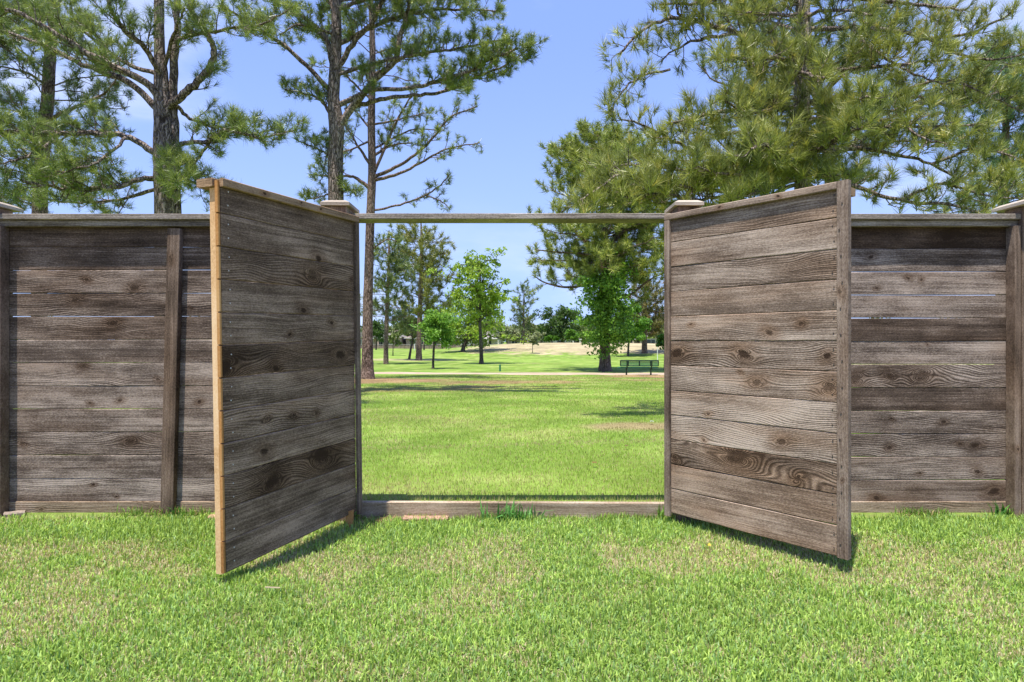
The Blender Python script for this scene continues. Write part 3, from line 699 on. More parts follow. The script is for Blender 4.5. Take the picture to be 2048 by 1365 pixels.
# -- near pines
pine('tall twin-stemmed pine standing just behind the left fence, forked low', 12.0,
     [(334, 808), (331, 427), (327, 300), (325, 210), (319, 100), (318, 0), (316, -250), (310, -640)], [22, 20, 18, 16, 10, 9, 6, 2],
     [([(350, 830, 12.1), (350, 427, 12.1), (348, 300, 12.1), (346, 210, 12.1), (350, 100, 12.0), (357, 0, 12.0), (362, -250, 12), (366, -560, 12)], (14, 3), dict(t0=0.60, gap=0.3)),
      ([(325, 212, 12), (290, 165, 11.8), (180, 110, 11.5), (100, 62, 11.2), (30, 25, 11.0), (-60, 0, 10.8)], (10, 4)),
      ([(318, 222, 12), (255, 165, 12.1), (165, 130, 12.3), (85, 90, 12.5), (-40, 50, 12.6)], (9, 4)),
      ([(318, 312, 12), (262, 277, 11.8), (200, 268, 11.5), (100, 268, 11.2), (0, 264, 10.9), (-80, 262, 10.7)], (8, 5), dict(gap=.26)),
      ([(335, 308, 12), (368, 287, 11.8), (412, 284, 11.6), (450, 262, 11.5), (520, 275, 11.3), (596, 262, 11.2)], (7, 2), dict(gap=.17, sl=(.25, .75))),
      ([(315, 357, 12), (282, 360, 11.7), (235, 376, 11.4), (180, 379, 11.2), (110, 377, 10.9), (40, 360, 10.7)], (7, 4), dict(gap=.22)),
      ([(333, 218, 12), (368, 188, 11.8), (402, 158, 11.7), (425, 125, 11.6), (427, 92, 11.5), (410, 60, 11.5), (385, 20, 11.4), (372, -40, 11.3)], (10, 6), dict(gap=.5, sl=(.3, .9))),
      ([(350, 82, 12), (400, 68, 11.8), (480, 56, 11.4), (530, 46, 11.2), (580, 20, 11.0)], (5, 2)),
      ([(352, 212, 12), (378, 236, 12.2), (420, 252, 12.4), (470, 262, 12.6), (530, 285, 12.8)], (5, 2)),
      ([(325, 160, 12), (290, 97, 11.6), (250, 62, 11.3), (222, 20, 11), (214, -40, 10.8)], (7, 5)),
      ([(340, 330, 11.9), (352, 345, 11.4), (360, 372, 11.0)], (4, 2), dict(gap=.14, sl=(.25, .55), t0=.1)),
      ([(348, 350, 12.1), (400, 372, 12), (446, 392, 11.9), (480, 408, 11.8)], (4, 2), dict(gap=.22, sl=(.25, .6))),
      ([(420, 284, 11.7), (395, 320, 11.6), (384, 350, 11.6), (420, 372, 11.5)], (4, 2), dict(gap=.2, sl=(.25, .6))),
      ([(330, 130, 12.0), (350, 60, 11.6), (370, 20, 11.2)], (5, 3)),
      ([(250, 277, 11.7), (215, 310, 11.2), (175, 335, 10.8), (110, 345, 10.5)], (4, 2), dict(gap=.18)),
      ([(120, 268, 11.2), (80, 300, 10.8), (40, 320, 10.5), (-10, 330, 10.3)], (4, 2), dict(gap=.18)),
      ([(318, 150, 12), (240, 120, 12.6), (160, 60, 13), (60, 10, 13.4)], (6, 3)),
      ([(310, 380, 12), (240, 400, 12.4), (160, 405, 12.8), (60, 400, 13)], (5, 2), dict(gap=.24))],
     GREENP, dens=3.2, nl=0.2, per=24, side_gap=0.30, side_len=(0.3, 0.95), auto=dict(n=34, y0=-30, y1=-620, prof=[(-620, 30), (-400, 150), (-100, 230), (0, 250)], sl=(.4, 1.2), gap=.42))
pine('slender dark pine behind the far left end of the fence', 19.0,
     [(78, 775), (79, 427), (88, 280), (95, 200), (101, 100), (112, 0), (117, -180), (119, -330)], [14, 13, 12, 11, 10, 8, 5, 2],
     [([(86, 350, 19), (140, 330, 18.6), (200, 335, 18.4)], (3, 2)), ([(98, 240, 19), (150, 215, 18.8), (205, 190, 18.6), (240, 150, 18.5)], (5, 2)), ([(98, 260, 19), (40, 225, 18.8), (-30, 215, 18.5)], (4, 2)),
      ([(100, 180, 19), (60, 150, 18.8), (-20, 130, 18.5)], (4, 2))],
     DEEPP, M_bark2, dens=2.3, nl=0.26, per=20, side_gap=0.36, side_len=(0.4, 1.3), auto=dict(n=54, y0=420, y1=-300, prof=[(-330, 15), (-100, 110), (60, 170), (300, 175), (420, 160)], t0=.2))
pine('tall pine with a crooked fork, rising behind the left gate post', 16.0,
     [(673, 800), (672, 427), (671, 320), (673, 250), (667, 195), (672, 100), (673, 0), (677, -180), (682, -400)], [17, 15.5, 14.5, 15, 12, 11, 9, 6, 2],
     [([(680, 252, 16), (706, 214, 15.9), (742, 168, 15.7), (790, 122, 15.5), (800, 72, 15.4), (812, 40, 15.3), (822, -20, 15.2)], (10, 5), dict(gap=.45)),
      ([(676, 212, 16), (730, 186, 15.7), (762, 180, 15.5), (832, 175, 15.2), (882, 161, 15.0), (930, 147, 14.8), (985, 118, 14.6), (1035, 98, 14.5)], (6.5, 3), dict(t0=.52, gap=.2)),
      ([(690, 222, 16), (742, 204, 16.0), (790, 195, 16.0), (852, 190, 16), (902, 180, 16), (960, 152, 15.9), (1010, 132, 15.8), (1066, 92, 15.7)], (6.5, 2), dict(t0=.5, gap=.2)),
      ([(665, 188, 16), (602, 122, 15.8), (562, 88, 15.6), (520, 62, 15.4), (480, 36, 15.2), (450, 15, 15)], (6, 3), dict(t0=.45, gap=.34)),
      ([(667, 242, 16), (645, 206, 16.0), (618, 190, 16.0), (570, 180, 15.9)], (4.5, 2), dict(gap=.18, sl=(.25, .7))),
      ([(668, 160, 16), (656, 90, 16.1), (638, 60, 16.1), (600, 30, 16), (560, 5, 15.8), (520, -30, 15.6)], (7, 4)),
      ([(676, 135, 16), (712, 80, 15.8), (742, 50, 15.7), (762, 10, 15.6), (782, -40, 15.5)], (7, 5)),
      ([(676, 150, 16), (740, 130, 15.6), (800, 116, 15.4), (862, 105, 15.2), (912, 100, 15), (1000, 80, 14.8)], (5, 3), dict(t0=.4, gap=.26)),
      ([(676, 90, 16), (780, 40, 16.4), (862, 22, 16.6), (940, 20, 16.7), (1000, 25, 16.8)], (6, 2), dict(gap=.26)),
      ([(672, 50, 16), (660, 0, 16.2), (640, -50, 16.3)], (5, 3)), ([(672, 20, 16), (760, -10, 15), (850, -10, 14.6), (930, 0, 14.4)], (5, 2), dict(gap=.28)),
      ([(670, 70, 16), (600, 50, 15.2), (560, 70, 14.9)], (4, 2)), ([(672, 330, 16), (640, 300, 16.2), (600, 285, 16.3)], (3, 1.5), dict(sl=(.2, .5))),
      ([(675, 390, 16), (700, 380, 15.9), (715, 395, 15.8)], (2.5, 1.5), dict(sl=(.15, .4), gap=.2)), ([(668, 385, 16), (640, 395, 16), (610, 400, 15.9)], (2.5, 1.5), dict(sl=(.15, .4), gap=.2)),
      ([(668, 230, 16), (650, 330, 16.1), (640, 370, 16.2)], (1.5, 1), dict(sl=(.15, .4)))],
     GREENP, dens=3.6, nl=0.2, per=22, side_gap=0.32, side_len=(0.35, 1.05), auto=dict(n=22, y0=20, y1=-380, prof=[(-400, 20), (-200, 130), (0, 200), (20, 210)], gap=.45))
pine('straight reddish pine at the left of the opening, rooted in brown needles', 25.5,
     [(735, 762), (735, 738), (735, 700), (736, 600), (741, 430), (744, 350), (743, 250), (744, 180), (745, 100), (742, 0), (740, -80), (740, -170)], [16.5, 12.5, 11, 9.5, 8.5, 8, 7.5, 7, 6, 5, 3.5, 2],
     [([(750, 354, 25.5), (790, 336, 25.4), (830, 311, 25.2), (870, 272, 25), (900, 236, 24.9), (955, 214, 24.7)], (5, 2), dict(t0=.4)),
      ([(748, 362, 25.5), (800, 348, 25.2), (850, 322, 25), (890, 300, 24.8), (960, 286, 24.6)], (4.5, 1.5), dict(t0=.4)),
      ([(742, 332, 25.5), (715, 292, 25.3), (690, 250, 25)], (4, 2), dict(t0=.5)), ([(738, 377, 25.5), (710, 356, 25.3), (682, 353, 25.1), (620, 350, 25)], (5, 2), dict(t0=.3)),
      ([(748, 348, 25.5), (780, 272, 25.5), (810, 212, 25.4), (830, 186, 25.3)], (4, 2)), ([(748, 312, 25.5), (780, 293, 25.7), (825, 286, 26)], (4, 2)),
      ([(750, 421, 25.5), (800, 410, 25.3), (850, 392, 25.2), (882, 370, 25.1), (898, 350, 25)], (3, 1.6), dict(t0=.35, sl=(.3, .9))), ([(852, 392, 25.2), (880, 402, 25.1), (900, 420, 25)], (2, 1.2), dict(sl=(.2, .6))),
      ([(748, 497, 25.5), (775, 480, 25.3), (800, 486, 25.2)], (2, 1), dict(sl=(.2, .5))), ([(746, 250, 25.5), (800, 240, 25.2), (860, 225, 25)], (3, 1.5)),
      ([(742, 200, 25.5), (700, 160, 25.2), (670, 130, 25)], (3, 2)), ([(745, 150, 25.5), (800, 120, 25.2), (850, 60, 25)], (3.5, 2)), ([(742, 260, 25.5), (700, 210, 25.8)], (3, 2)),
      ([(745, 280, 25.5), (700, 300, 25), (660, 310, 24.8)], (3, 1.5)), ([(744, 300, 25.5), (820, 262, 26.4), (880, 262, 26.7)], (3, 1.5))],
     GREENP, M_bark2, dens=3.2, nl=0.27, per=15, side_gap=0.62, side_len=(0.5, 1.5), twig_gap=0.24, auto=dict(n=20, y0=160, y1=-160, prof=[(-170, 20), (0, 90), (160, 120)]))
pine('huge bushy pine with yellow-green needles behind the right gate leaf', 12.0,
     [(1604, 808), (1606, 427), (1604, 300), (1603, 200), (1608, 100), (1605, 0), (1600, -250), (1598, -620)], [19, 16, 15, 15, 14, 13, 9, 3],
     [([(1600, 98, 12), (1540, 85, 11.7), (1470, 66, 11.5), (1400, 46, 11.3), (1342, 38, 11.1), (1290, 60, 11), (1238, 112, 10.9)], (8, 3), dict(t0=.1)),
      ([(1470, 68, 11.5), (1420, 75, 11.3), (1370, 90, 11.2), (1320, 120, 11)], (5, 2)),
      ([(1360, 40, 11.2), (1355, 15, 11.1), (1345, -20, 11)], (4, 2)),
      ([(1597, 196, 12), (1535, 196, 11.2), (1480, 216, 10.5), (1400, 232, 10), (1335, 250, 9.6)], (7, 3), dict(gap=.2)),
      ([(1592, 335, 12), (1500, 338, 11.5), (1386, 300, 11), (1335, 276, 10.8), (1288, 252, 10.6), (1235, 232, 10.5)], (6, 2), dict(gap=.26)),
      ([(1592, 360, 12), (1500, 385, 11), (1400, 380, 10.2), (1300, 365, 9.6), (1225, 390, 9.3)], (6, 2.5), dict(gap=.15)),
      ([(1850, 75, 11.4), (1920, 110, 11.2), (1990, 120, 11), (2070, 100, 10.9)], (4, 2), dict(gap=.16)),
      ([(1790, 190, 12), (1880, 160, 11.6), (1970, 190, 11.3), (2060, 230, 11.1)], (4, 2), dict(gap=.16)),
      ([(1862, 330, 11.6), (1940, 300, 11.3), (2010, 310, 11), (2070, 330, 10.9)], (4, 2), dict(gap=.16)),
      ([(1802, 402, 10.8), (1880, 370, 10.6), (1960, 390, 10.4), (2050, 400, 10.3)], (4, 2), dict(gap=.16)),
      ([(1700, 55, 11.8), (1760, 110, 11.2), (1830, 150, 10.8), (1890, 170, 10.6)], (4, 2), dict(gap=.16)),
      ([(1720, 250, 11.6), (1790, 240, 10.8), (1850, 280, 10.3), (1900, 290, 10)], (4, 2), dict(gap=.16)),
      ([(1592, 352, 12), (1480, 355, 11.4), (1380, 345, 10.8), (1270, 330, 10.3), (1190, 345, 10.0)], (5, 2), dict(gap=.16)),
      ([(1480, 385, 10.9), (1400, 400, 10.2), (1310, 390, 9.7), (1200, 405, 9.4), (1130, 415, 9.3)], (4, 2), dict(gap=.14, sl=(.25, .7))),
      ([(1592, 345, 12), (1520, 350, 10.8), (1450, 350, 9.9), (1380, 330, 9.3)], (5, 2), dict(gap=.15, sl=(.25, .7))),
      ([(1604, 215, 12), (1560, 215, 10.8), (1500, 225, 9.8), (1440, 200, 9.3)], (5, 2), dict(gap=.15, sl=(.25, .7))),
      ([(1592, 370, 12), (1500, 408, 11.2), (1420, 410, 10.8), (1320, 405, 10.4), (1230, 412, 10.2)], (5, 2.5), dict(gap=.18)),
      ([(1290, 366, 9.6), (1240, 350, 9.4), (1190, 385, 9.2), (1150, 405, 9.1)], (3, 2), dict(gap=.13, sl=(.2, .6))),
      ([(1612, 62, 12), (1700, 56, 11.8), (1790, 61, 11.6), (1850, 75, 11.4), (1932, 70, 11.2), (2010, 35, 11)], (7, 3)),
      ([(1612, 205, 12), (1700, 192, 12), (1790, 190, 12), (1850, 200, 12), (1925, 214, 12), (2030, 168, 12)], (6, 3), dict(gap=.24)),
      ([(1612, 305, 12), (1720, 300, 12), (1800, 310, 11.8), (1862, 330, 11.6), (1960, 385, 11.4)], (6, 3), dict(gap=.22)),
      ([(1606, 255, 12), (1650, 232, 10.6), (1705, 205, 9.4), (1750, 190, 8.8)], (6, 3), dict(gap=.13, sl=(.25, .7))),
      ([(1606, 305, 12), (1640, 300, 10.4), (1690, 270, 9.3), (1730, 255, 8.7)], (6, 3), dict(gap=.13, sl=(.25, .7))),
      ([(1604, 300, 12), (1565, 300, 10.4), (1530, 292, 9.2), (1500, 300, 8.7)], (6, 3), dict(gap=.14, sl=(.25, .7))),
      ([(1602, 120, 12), (1560, 118, 10.8), (1505, 118, 9.8), (1450, 125, 9.3)], (6, 3), dict(gap=.17, sl=(.25, .8))),
      ([(1604, 170, 12), (1590, 150, 10.8), (1620, 150, 9.8), (1650, 160, 9.3)], (5, 3), dict(gap=.17, sl=(.25, .8))),
      ([(1612, 345, 12), (1702, 372, 11.4), (1802, 402, 10.8), (1905, 412, 10.4), (1965, 430, 10.2)], (6, 3), dict(gap=.2)),
      ([(1604, 330, 12), (1620, 350, 10.8), (1650, 355, 10), (1700, 350, 9.5)], (4, 2), dict(gap=.15, sl=(.2, .6))),
      ([(1602, 5, 12), (1500, -15, 11.6), (1400, 5, 11.2), (1320, 10, 11)], (6, 3)), ([(1610, -15, 12), (1750, 0, 11.8), (1850, 12, 11.5), (1932, 22, 11.3)], (6, 3)),
      ([(1606, 130, 12), (1700, 140, 11.6), (1800, 130, 11), (1900, 120, 10.6)], (6, 3), dict(gap=.2)), ([(1608, 235, 12), (1720, 250, 11.6), (1830, 255, 11), (1960, 250, 10.7)], (5, 3), dict(gap=.2)),
      ([(1602, 250, 12), (1530, 250, 12.4), (1440, 270, 12.8), (1370, 250, 13)], (5, 2), dict(gap=.24)), ([(1602, 60, 12), (1520, 40, 13), (1440, 10, 13.6)], (5, 2)), ([(1602, 30, 12), (1540, 30, 10.8), (1480, 25, 10)], (5, 2)), ([(1612, 30, 12), (1680, 20, 10.8), (1740, 30, 10)], (5, 2)),
      ([(1340, 140, 11), (1270, 160, 10.8), (1235, 200, 10.7), (1220, 230, 10.6)], (3, 1.5), dict(gap=.2, sl=(.2, .6))), ([(1604, 340, 12), (1560, 365, 10.8), (1520, 385, 9.8), (1460, 400, 9.3)], (5, 2), dict(gap=.16, sl=(.2, .6)))],
     OLIVEP, dens=2.0, spread=(0.12, 1.0), twig_gap=.19, nwk=1.12, nl=0.25, per=32, side_gap=0.25, side_len=(0.3, 0.95), newf=.1, auto=dict(n=34, y0=-20, y1=-600, prof=[(-620, 30), (-400, 190), (-100, 330), (0, 350)], sl=(.4, 1.2), gap=.45))
pine('second pine half hidden behind the bushy yellow-green one', 20.0,
     [(1668, 780), (1664, 427), (1655, 300), (1640, 200), (1620, 100), (1606, -50), (1600, -180)], [12, 11, 10, 9, 7, 4, 2], [],
     DEEPP, M_bark2, dens=2.2, nl=0.28, per=17, side_gap=0.42, side_len=(0.5, 1.4), twig_gap=.2, auto=dict(n=62, y0=430, y1=-160, prof=[(-180, 20), (0, 150), (200, 290), (430, 360)], t0=.2))
pine('blue-green pine at the right edge of the view behind the fence', 23.0,
     [(2000, 765), (2005, 427), (2010, 300), (2015, 180), (2020, 100)], [10, 9, 7, 4, 2], [],
     ((0.05, 0.11, 0.05), (0.12, 0.21, 0.085), (0.2, 0.32, 0.12)), M_bark2, dens=2.6, nl=0.32, per=18, side_gap=0.6, side_len=(0.5, 1.3), twig_gap=.26, auto=dict(n=75, y0=430, y1=95, prof=[(90, 30), (180, 90), (430, 150)], t0=.2))

# -- park pine with young tree before it, and the other park pines
pine('big pine behind the bench with a thick flared trunk', 36.0,
     [(1210, 744), (1210, 722), (1210, 690), (1210, 560), (1209, 480), (1206, 400), (1200, 320), (1196, 262)], [14.5, 11.5, 10, 9, 8, 6, 4, 1.5],
     [([(1207, 520, 36), (1160, 508, 35.5), (1110, 505, 35), (1070, 500, 34.6)], (4, 1.5)), ([(1207, 560, 36), (1150, 575, 35.6), (1100, 570, 35.2), (1066, 552, 35)], (4, 1.5)), ([(1213, 505, 36), (1240, 470, 35.7), (1270, 455, 35.4), (1330, 440, 35)], (5, 2)),
      ([(1213, 590, 36), (1260, 590, 35.6), (1300, 560, 35.2), (1345, 540, 35)], (4, 1.5))],
     ((0.105, 0.150, 0.030), (0.310, 0.365, 0.072), (0.42, 0.45, 0.10)), M_bark2, dens=3.0, nl=0.46, per=13, side_gap=1.2, side_len=(0.8, 2.0), twig_gap=0.24, auto=dict(n=112, y0=575, y1=275, prof=[(262, 20), (300, 80), (340, 125), (400, 152), (500, 155), (575, 150)], t0=.15, up=.18))
pine('olive pine standing in the park left of the pale green trees', 60.0,
     [(838, 722), (838, 690), (841, 600), (843, 520), (843, 470), (842, 447)], [7, 5.5, 4.5, 3.5, 2.5, 1.2], [],
     ((0.095, 0.125, 0.03), (0.285, 0.295, 0.07), (0.38, 0.37, 0.09)), M_bark2, dens=2.4, nl=0.6, per=12, side_gap=1.7, side_len=(1.0, 2.4), twig_gap=0.42, auto=dict(n=60, y0=640, y1=455, prof=[(447, 20), (480, 55), (540, 80), (600, 80), (640, 60)], t0=.15, up=.2))
pine('dark pine between the reddish trunk and the olive pine', 50.0,
     [(772, 730), (772, 690), (775, 600), (778, 520), (778, 462)], [5.5, 4.5, 3.8, 2.8, 1.2], [],
     DEEPP, M_bark2, dens=2.4, nl=0.5, per=12, side_gap=1.4, side_len=(.9, 2.0), twig_gap=0.38, auto=dict(n=46, y0=650, y1=480, prof=[(460, 10), (520, 45), (600, 60), (650, 60)], t0=.15, up=.1))
pine('small distant pine in the middle of the horizon', 130.0,
     [(1047, 694), (1047, 640), (1048, 600), (1048, 580)], [3, 2.2, 1.5, 1], [],
     ((0.10, 0.15, 0.05), (0.2, 0.25, 0.09), (0.25, 0.3, 0.1)), M_bark2, dens=2.4, nl=0.9, per=9, side_gap=2.4, side_len=(1.5, 3.0), twig_gap=1.0, auto=dict(n=36, y0=665, y1=583, prof=[(580, 8), (600, 22), (640, 26), (665, 24)], t0=.15, up=.3))
pine('rust-tinged pine with drooping limbs right of the bench pine', 78.0,
     [(1289, 701), (1289, 660), (1290, 600), (1290, 548)], [6, 4.5, 3.5, 1.2], [],
     ((0.10, 0.11, 0.03), (0.20, 0.19, 0.06), (0.30, 0.20, 0.07)), M_bark2, dens=2.4, nl=0.7, per=12, side_gap=2.0, side_len=(1.2, 2.6), twig_gap=0.5, auto=dict(n=52, y0=670, y1=556, prof=[(548, 12), (590, 50), (640, 58), (672, 50)], t0=.1, up=.05))

# -- broadleaf trees
def leaf_tree(label, px_, yb, d, crown, trunk_r, leaf, nleaf, pal, name='young_tree', bark=None, base_split=None, clump=0.35, lobes=9, trunk_top=None, group=None, gappy=0.5, lean=0.0, stems=1):
    """crown: (x0, x1, ytop, ybottom) in photo pixels at distance d."""
    m = d / F; x0, x1, yt, yb2 = crown
    base = W(px_, yb, d); base[2] = float(gz(base[0], base[1]))
    zc0 = CZ - (yb2 - 683) * m; zc1 = CZ - (yt - 683) * m
    cx = ((x0 + x1) / 2 - 1024) * m; rx = (x1 - x0) / 2 * m; ry = rx * 0.9; cz = (zc0 + zc1) / 2; rz = (zc1 - zc0) / 2
    wood = Buf(); r = trunk_r * m
    fork = np.array([base[0] + (cx - base[0]) * .4 + lean * m, base[1], zc0 + rz * 0.25]); top = np.array([cx, base[1], zc1 - rz * 0.25])
    P = smooth_path([base - np.array((0, 0, .1)), (base + fork) / 2 + rng.normal(0, .03 * r * 4, 3) * np.array((1, 1, 0)), fork, (fork + top) / 2 + rng.normal(0, rx * .06, 3), top], 4)
    tube(wood, P, np.concatenate([[r * 1.5], np.linspace(r * 1.05, r * 0.25, len(P) - 1)]), 9, 0.05)
    cl = []
    for k in range(lobes):
        a = k * 2.39996 + rng.uniform(-.3, .3); t = (k + .5) / lobes; h = -0.8 + 1.65 * t
        rad = math.sqrt(max(0.05, 1 - h * h)) * rng.uniform(0.55, 0.92)
        e = np.array([cx + math.cos(a) * rad * rx, base[1] + math.sin(a) * rad * ry, cz + h * rz * 0.88])
        s = P[min(len(P) - 2, int(len(P) * (0.42 + 0.5 * t * 0.9)))]
        mid = (s + e) / 2 + np.array((0, 0, rng.uniform(0, .12) * rz)) + rng.normal(0, rx * .05, 3)
        q = smooth_path([s, mid, e], 4, rx * .01); tube(wood, q, np.linspace(r * 0.42, r * 0.08 + m * .25, len(q)), 5)
        for j in range(5):
            p = q[rng.integers(len(q) // 3, len(q))]; e2 = p + rng.normal(0, 1, 3) * np.array((rx, ry, rz * .7)) * 0.26
            q2 = smooth_path([p, (p + e2) / 2 + rng.normal(0, rx * .03, 3), e2], 2); tube(wood, q2, np.linspace(r * 0.15 + m * .2, m * .25, len(q2)), 4)
            cl.append(e2); cl.append((p + e2) / 2 + rng.normal(0, rx * .05, 3))
            cl.append(e2 + rng.normal(0, rx * .12, 3))
        cl.append(e)
    cl = np.array(cl); n = nleaf
    ci = rng.integers(0, len(cl), n); cs = rng.uniform(0.5, 1.25, len(cl)) * clump * min(rx, rz) * gappy
    off = rng.normal(0, 1, (n, 3)); off /= np.linalg.norm(off, axis=1)[:, None]; off *= (rng.random(n) ** 0.45)[:, None]
    C_ = cl[ci] + off * cs[ci][:, None] * np.array((1.15, 1.15, 0.75))
    N = rng.normal(0, 1, (n, 3)) + np.array((0, 0, 0.6)); N /= np.linalg.norm(N, axis=1)[:, None]
    U = np.cross(N, rng.normal(0, 1, (n, 3))); U /= np.linalg.norm(U, axis=1)[:, None]; V_ = np.cross(N, U)
    s = (leaf * m * rng.uniform(0.6, 1.3, n))[:, None]
    V = np.stack([C_ - U * s, C_ - V_ * s * .55 + N * s * .15, C_ + U * s, C_ + V_ * s * .55 + N * s * .15], 1).reshape(-1, 3)
    Q = np.arange(n * 4).reshape(-1, 4)
    f = (rng.random(len(cl))[ci] * .6 + rng.random(n) * .4)[:, None]
    c = (np.array(pal[0]) * (1 - f) + np.array(pal[1]) * f) * rng.uniform(.75, 1.25, n)[:, None]
    t = thing(name, label, 'tree', tuple(base), group=group)
    wood.V = [v - base for v in wood.V]
    link('trunk', wood.mesh('trunk', bark or M_barkd, True), t)
    link('crown', build_mesh('crown', V - base, None, Q, np.repeat(c, 4, 0), M_leaf), t)
    return t
LIME = ((0.16, 0.28, 0.030), (0.37, 0.50, 0.07)); MIDG = ((0.08, 0.20, 0.025), (0.17, 0.33, 0.045)); DARKG = ((0.045, 0.10, 0.02), (0.10, 0.17, 0.04))
OLIV = ((0.15, 0.20, 0.07), (0.27, 0.32, 0.12)); PALE = ((0.22, 0.26, 0.14), (0.36, 0.40, 0.22)); FRESH = ((0.11, 0.25, 0.035), (0.27, 0.47, 0.065))
leaf_tree('tall pale green tree with a slim mottled trunk in the middle of the park', 963, 730, 50, (888, 1021, 492, 655), 4.0, 3.4, 5000, LIME, 'broadleaf_tree', lobes=15, clump=.33)
leaf_tree('yellow-green spreading tree behind the slim mottled trunk', 925, 708, 85, (868, 1022, 578, 694), 4.4, 3.0, 6800, LIME, 'broadleaf_tree', lobes=15, clump=.5, gappy=.6)
leaf_tree('small round-headed sapling with bright green leaves by the path', 866, 737, 40, (838, 908, 622, 688), 2.6, 3.0, 4200, FRESH, lobes=9, clump=.5, gappy=.75)
leaf_tree('young leafy tree in front of the big flared pine trunk', 1207, 747, 34.5, (1156, 1274, 530, 704), 2.6, 3.4, 10500, FRESH, lobes=16, clump=.5, gappy=.62)
leaf_tree('low leafy tree right of the young tree at the flared pine', 1256, 700, 74, (1222, 1300, 605, 690), 2.2, 3.2, 3500, MIDG, lobes=9, clump=.45, gappy=.6)
leaf_tree('thin leaning tree beside the olive pine', 818, 722, 62, (788, 852, 590, 690), 2.4, 2.8, 2200, OLIV, lobes=8, clump=.4, lean=6)
leaf_tree('spindly sapling with a thin stem near the left of the far lawn', 786, 711, 75, (768, 806, 648, 694), 1.0, 2.6, 1400, OLIV, lobes=6, clump=.5)
leaf_tree('thin staked sapling on the tan mound', 1065, 706, 80, (1051, 1080, 664, 692), .7, 2.2, 900, PALE, lobes=6, clump=.5)
leaf_tree('dark green sapling beside the right gate leaf edge', 1329, 739, 38, (1312, 1350, 662, 702), 1.8, 3.0, 1500, MIDG, lobes=6, clump=.5, gappy=.7)
leaf_tree('broad dark tree on the horizon left of the flared pine', 1125, 694, 120, (1082, 1162, 610, 684), 3.5, 2.6, 5200, DARKG, 'broadleaf_tree', lobes=12, clump=.45, gappy=.62)
far = [('round bush-like tree standing low on the horizon, mid green', 1102, 694, 118, (1084, 1122, 672, 681), .8, MIDG), ('leafy far tree with light crown beside the broad dark one', 1143, 693, 112, (1130, 1160, 660, 681), .8, MIDG),
       ('grey-green rounded far tree left of the flared pine', 1163, 692, 135, (1148, 1186, 650, 681), 1.0, OLIV), ('small bright far tree close to the flared pine trunk', 1182, 690, 128, (1172, 1196, 664, 681), .7, LIME),
       ('pale willow-like far tree between sapling and dark tree', 1082, 692, 140, (1062, 1102, 650, 681), 1.2, PALE), ('greyish spreading far tree above the house row', 1032, 692, 135, (1006, 1052, 655, 681), 1.3, PALE),
       ('mid green far tree beside the distant pine', 1058, 692, 138, (1040, 1078, 636, 681), 1.6, OLIV), ('thin far tree behind the yellow-green spreading one', 1003, 694, 126, (985, 1018, 650, 681), 1, PALE),
       ('far tree seen between the mottled trunk and its neighbour', 945, 694, 130, (930, 962, 650, 681), 1.2, OLIV), ('far tree over the roofs left of the sapling', 848, 698, 130, (828, 872, 640, 681), 1.4, DARKG),
       ('far tree over the roofs at the left of the opening', 752, 698, 135, (735, 775, 640, 681), 1.4, DARKG), ('pale far tree behind the right leafy tree', 1272, 694, 120, (1255, 1300, 650, 681), 1.2, LIME),
       ('dusty far tree at the right edge of the opening', 1312, 694, 125, (1296, 1340, 640, 681), 1.4, OLIV), ('far tree behind the sapling with bright green leaves', 893, 698, 128, (876, 916, 655, 681), 1.2, MIDG),
       ('small far tree just right of the flared pine trunk', 1232, 695, 118, (1222, 1246, 660, 681), .8, MIDG), ('low shrub-like far tree on the mound crest', 1020, 694, 122, (1008, 1034, 672, 681), .8, OLIV)]
for (lb, px_, yb, d, cr, tr_, pal) in far:
    leaf_tree(lb, px_, yb, d, cr, tr_, 2.4, int(38 * (cr[1] - cr[0])), pal, 'distant_tree', lobes=8, clump=.55, gappy=.75, group='small trees along the far side of the park')
# a dark belt of trees far behind the houses, out to both sides
def tree_belt():
    n = 60000; x = rng.uniform(-170, 190, n); k = rng.integers(0, 90, n); cx = rng.uniform(-170, 190, 90); hh = rng.uniform(5, 10.5, 90); ww = rng.uniform(4, 8, 90); yy = rng.uniform(205, 225, 90)
    o = rng.normal(0, 1, (n, 3)); o /= np.linalg.norm(o, axis=1)[:, None]; o *= (rng.random(n) ** .4)[:, None]
    C_ = np.stack([cx[k] + o[:, 0] * ww[k], yy[k] + o[:, 1] * ww[k] * .7, -0.8 + hh[k] * .55 + o[:, 2] * hh[k] * .5], 1)
    U = rng.normal(0, 1, (n, 3)); U /= np.linalg.norm(U, axis=1)[:, None]; V_ = np.cross(U, rng.normal(0, 1, (n, 3))); V_ /= np.linalg.norm(V_, axis=1)[:, None]
    s = rng.uniform(.3, .65, n)[:, None]
    V = np.stack([C_ - U * s, C_ - V_ * s, C_ + U * s, C_ + V_ * s], 1).reshape(-1, 3)
    tone = rng.random(90)[k][:, None]
    c = (np.array((0.11, 0.15, 0.08)) * (1 - tone) + np.array((0.24, 0.29, 0.15)) * tone) * rng.uniform(.7, 1.3, n)[:, None]  # leaf colours lightened to paint in distance haze
    o = link('far_woods', build_mesh('far_woods', V, None, np.arange(n * 4).reshape(-1, 4), np.repeat(c, 4, 0), M_leaf)); o['kind'] = 'stuff'; o['label'] = 'hazy belt of trees behind the far houses'; o['category'] = 'woods'
tree_belt()

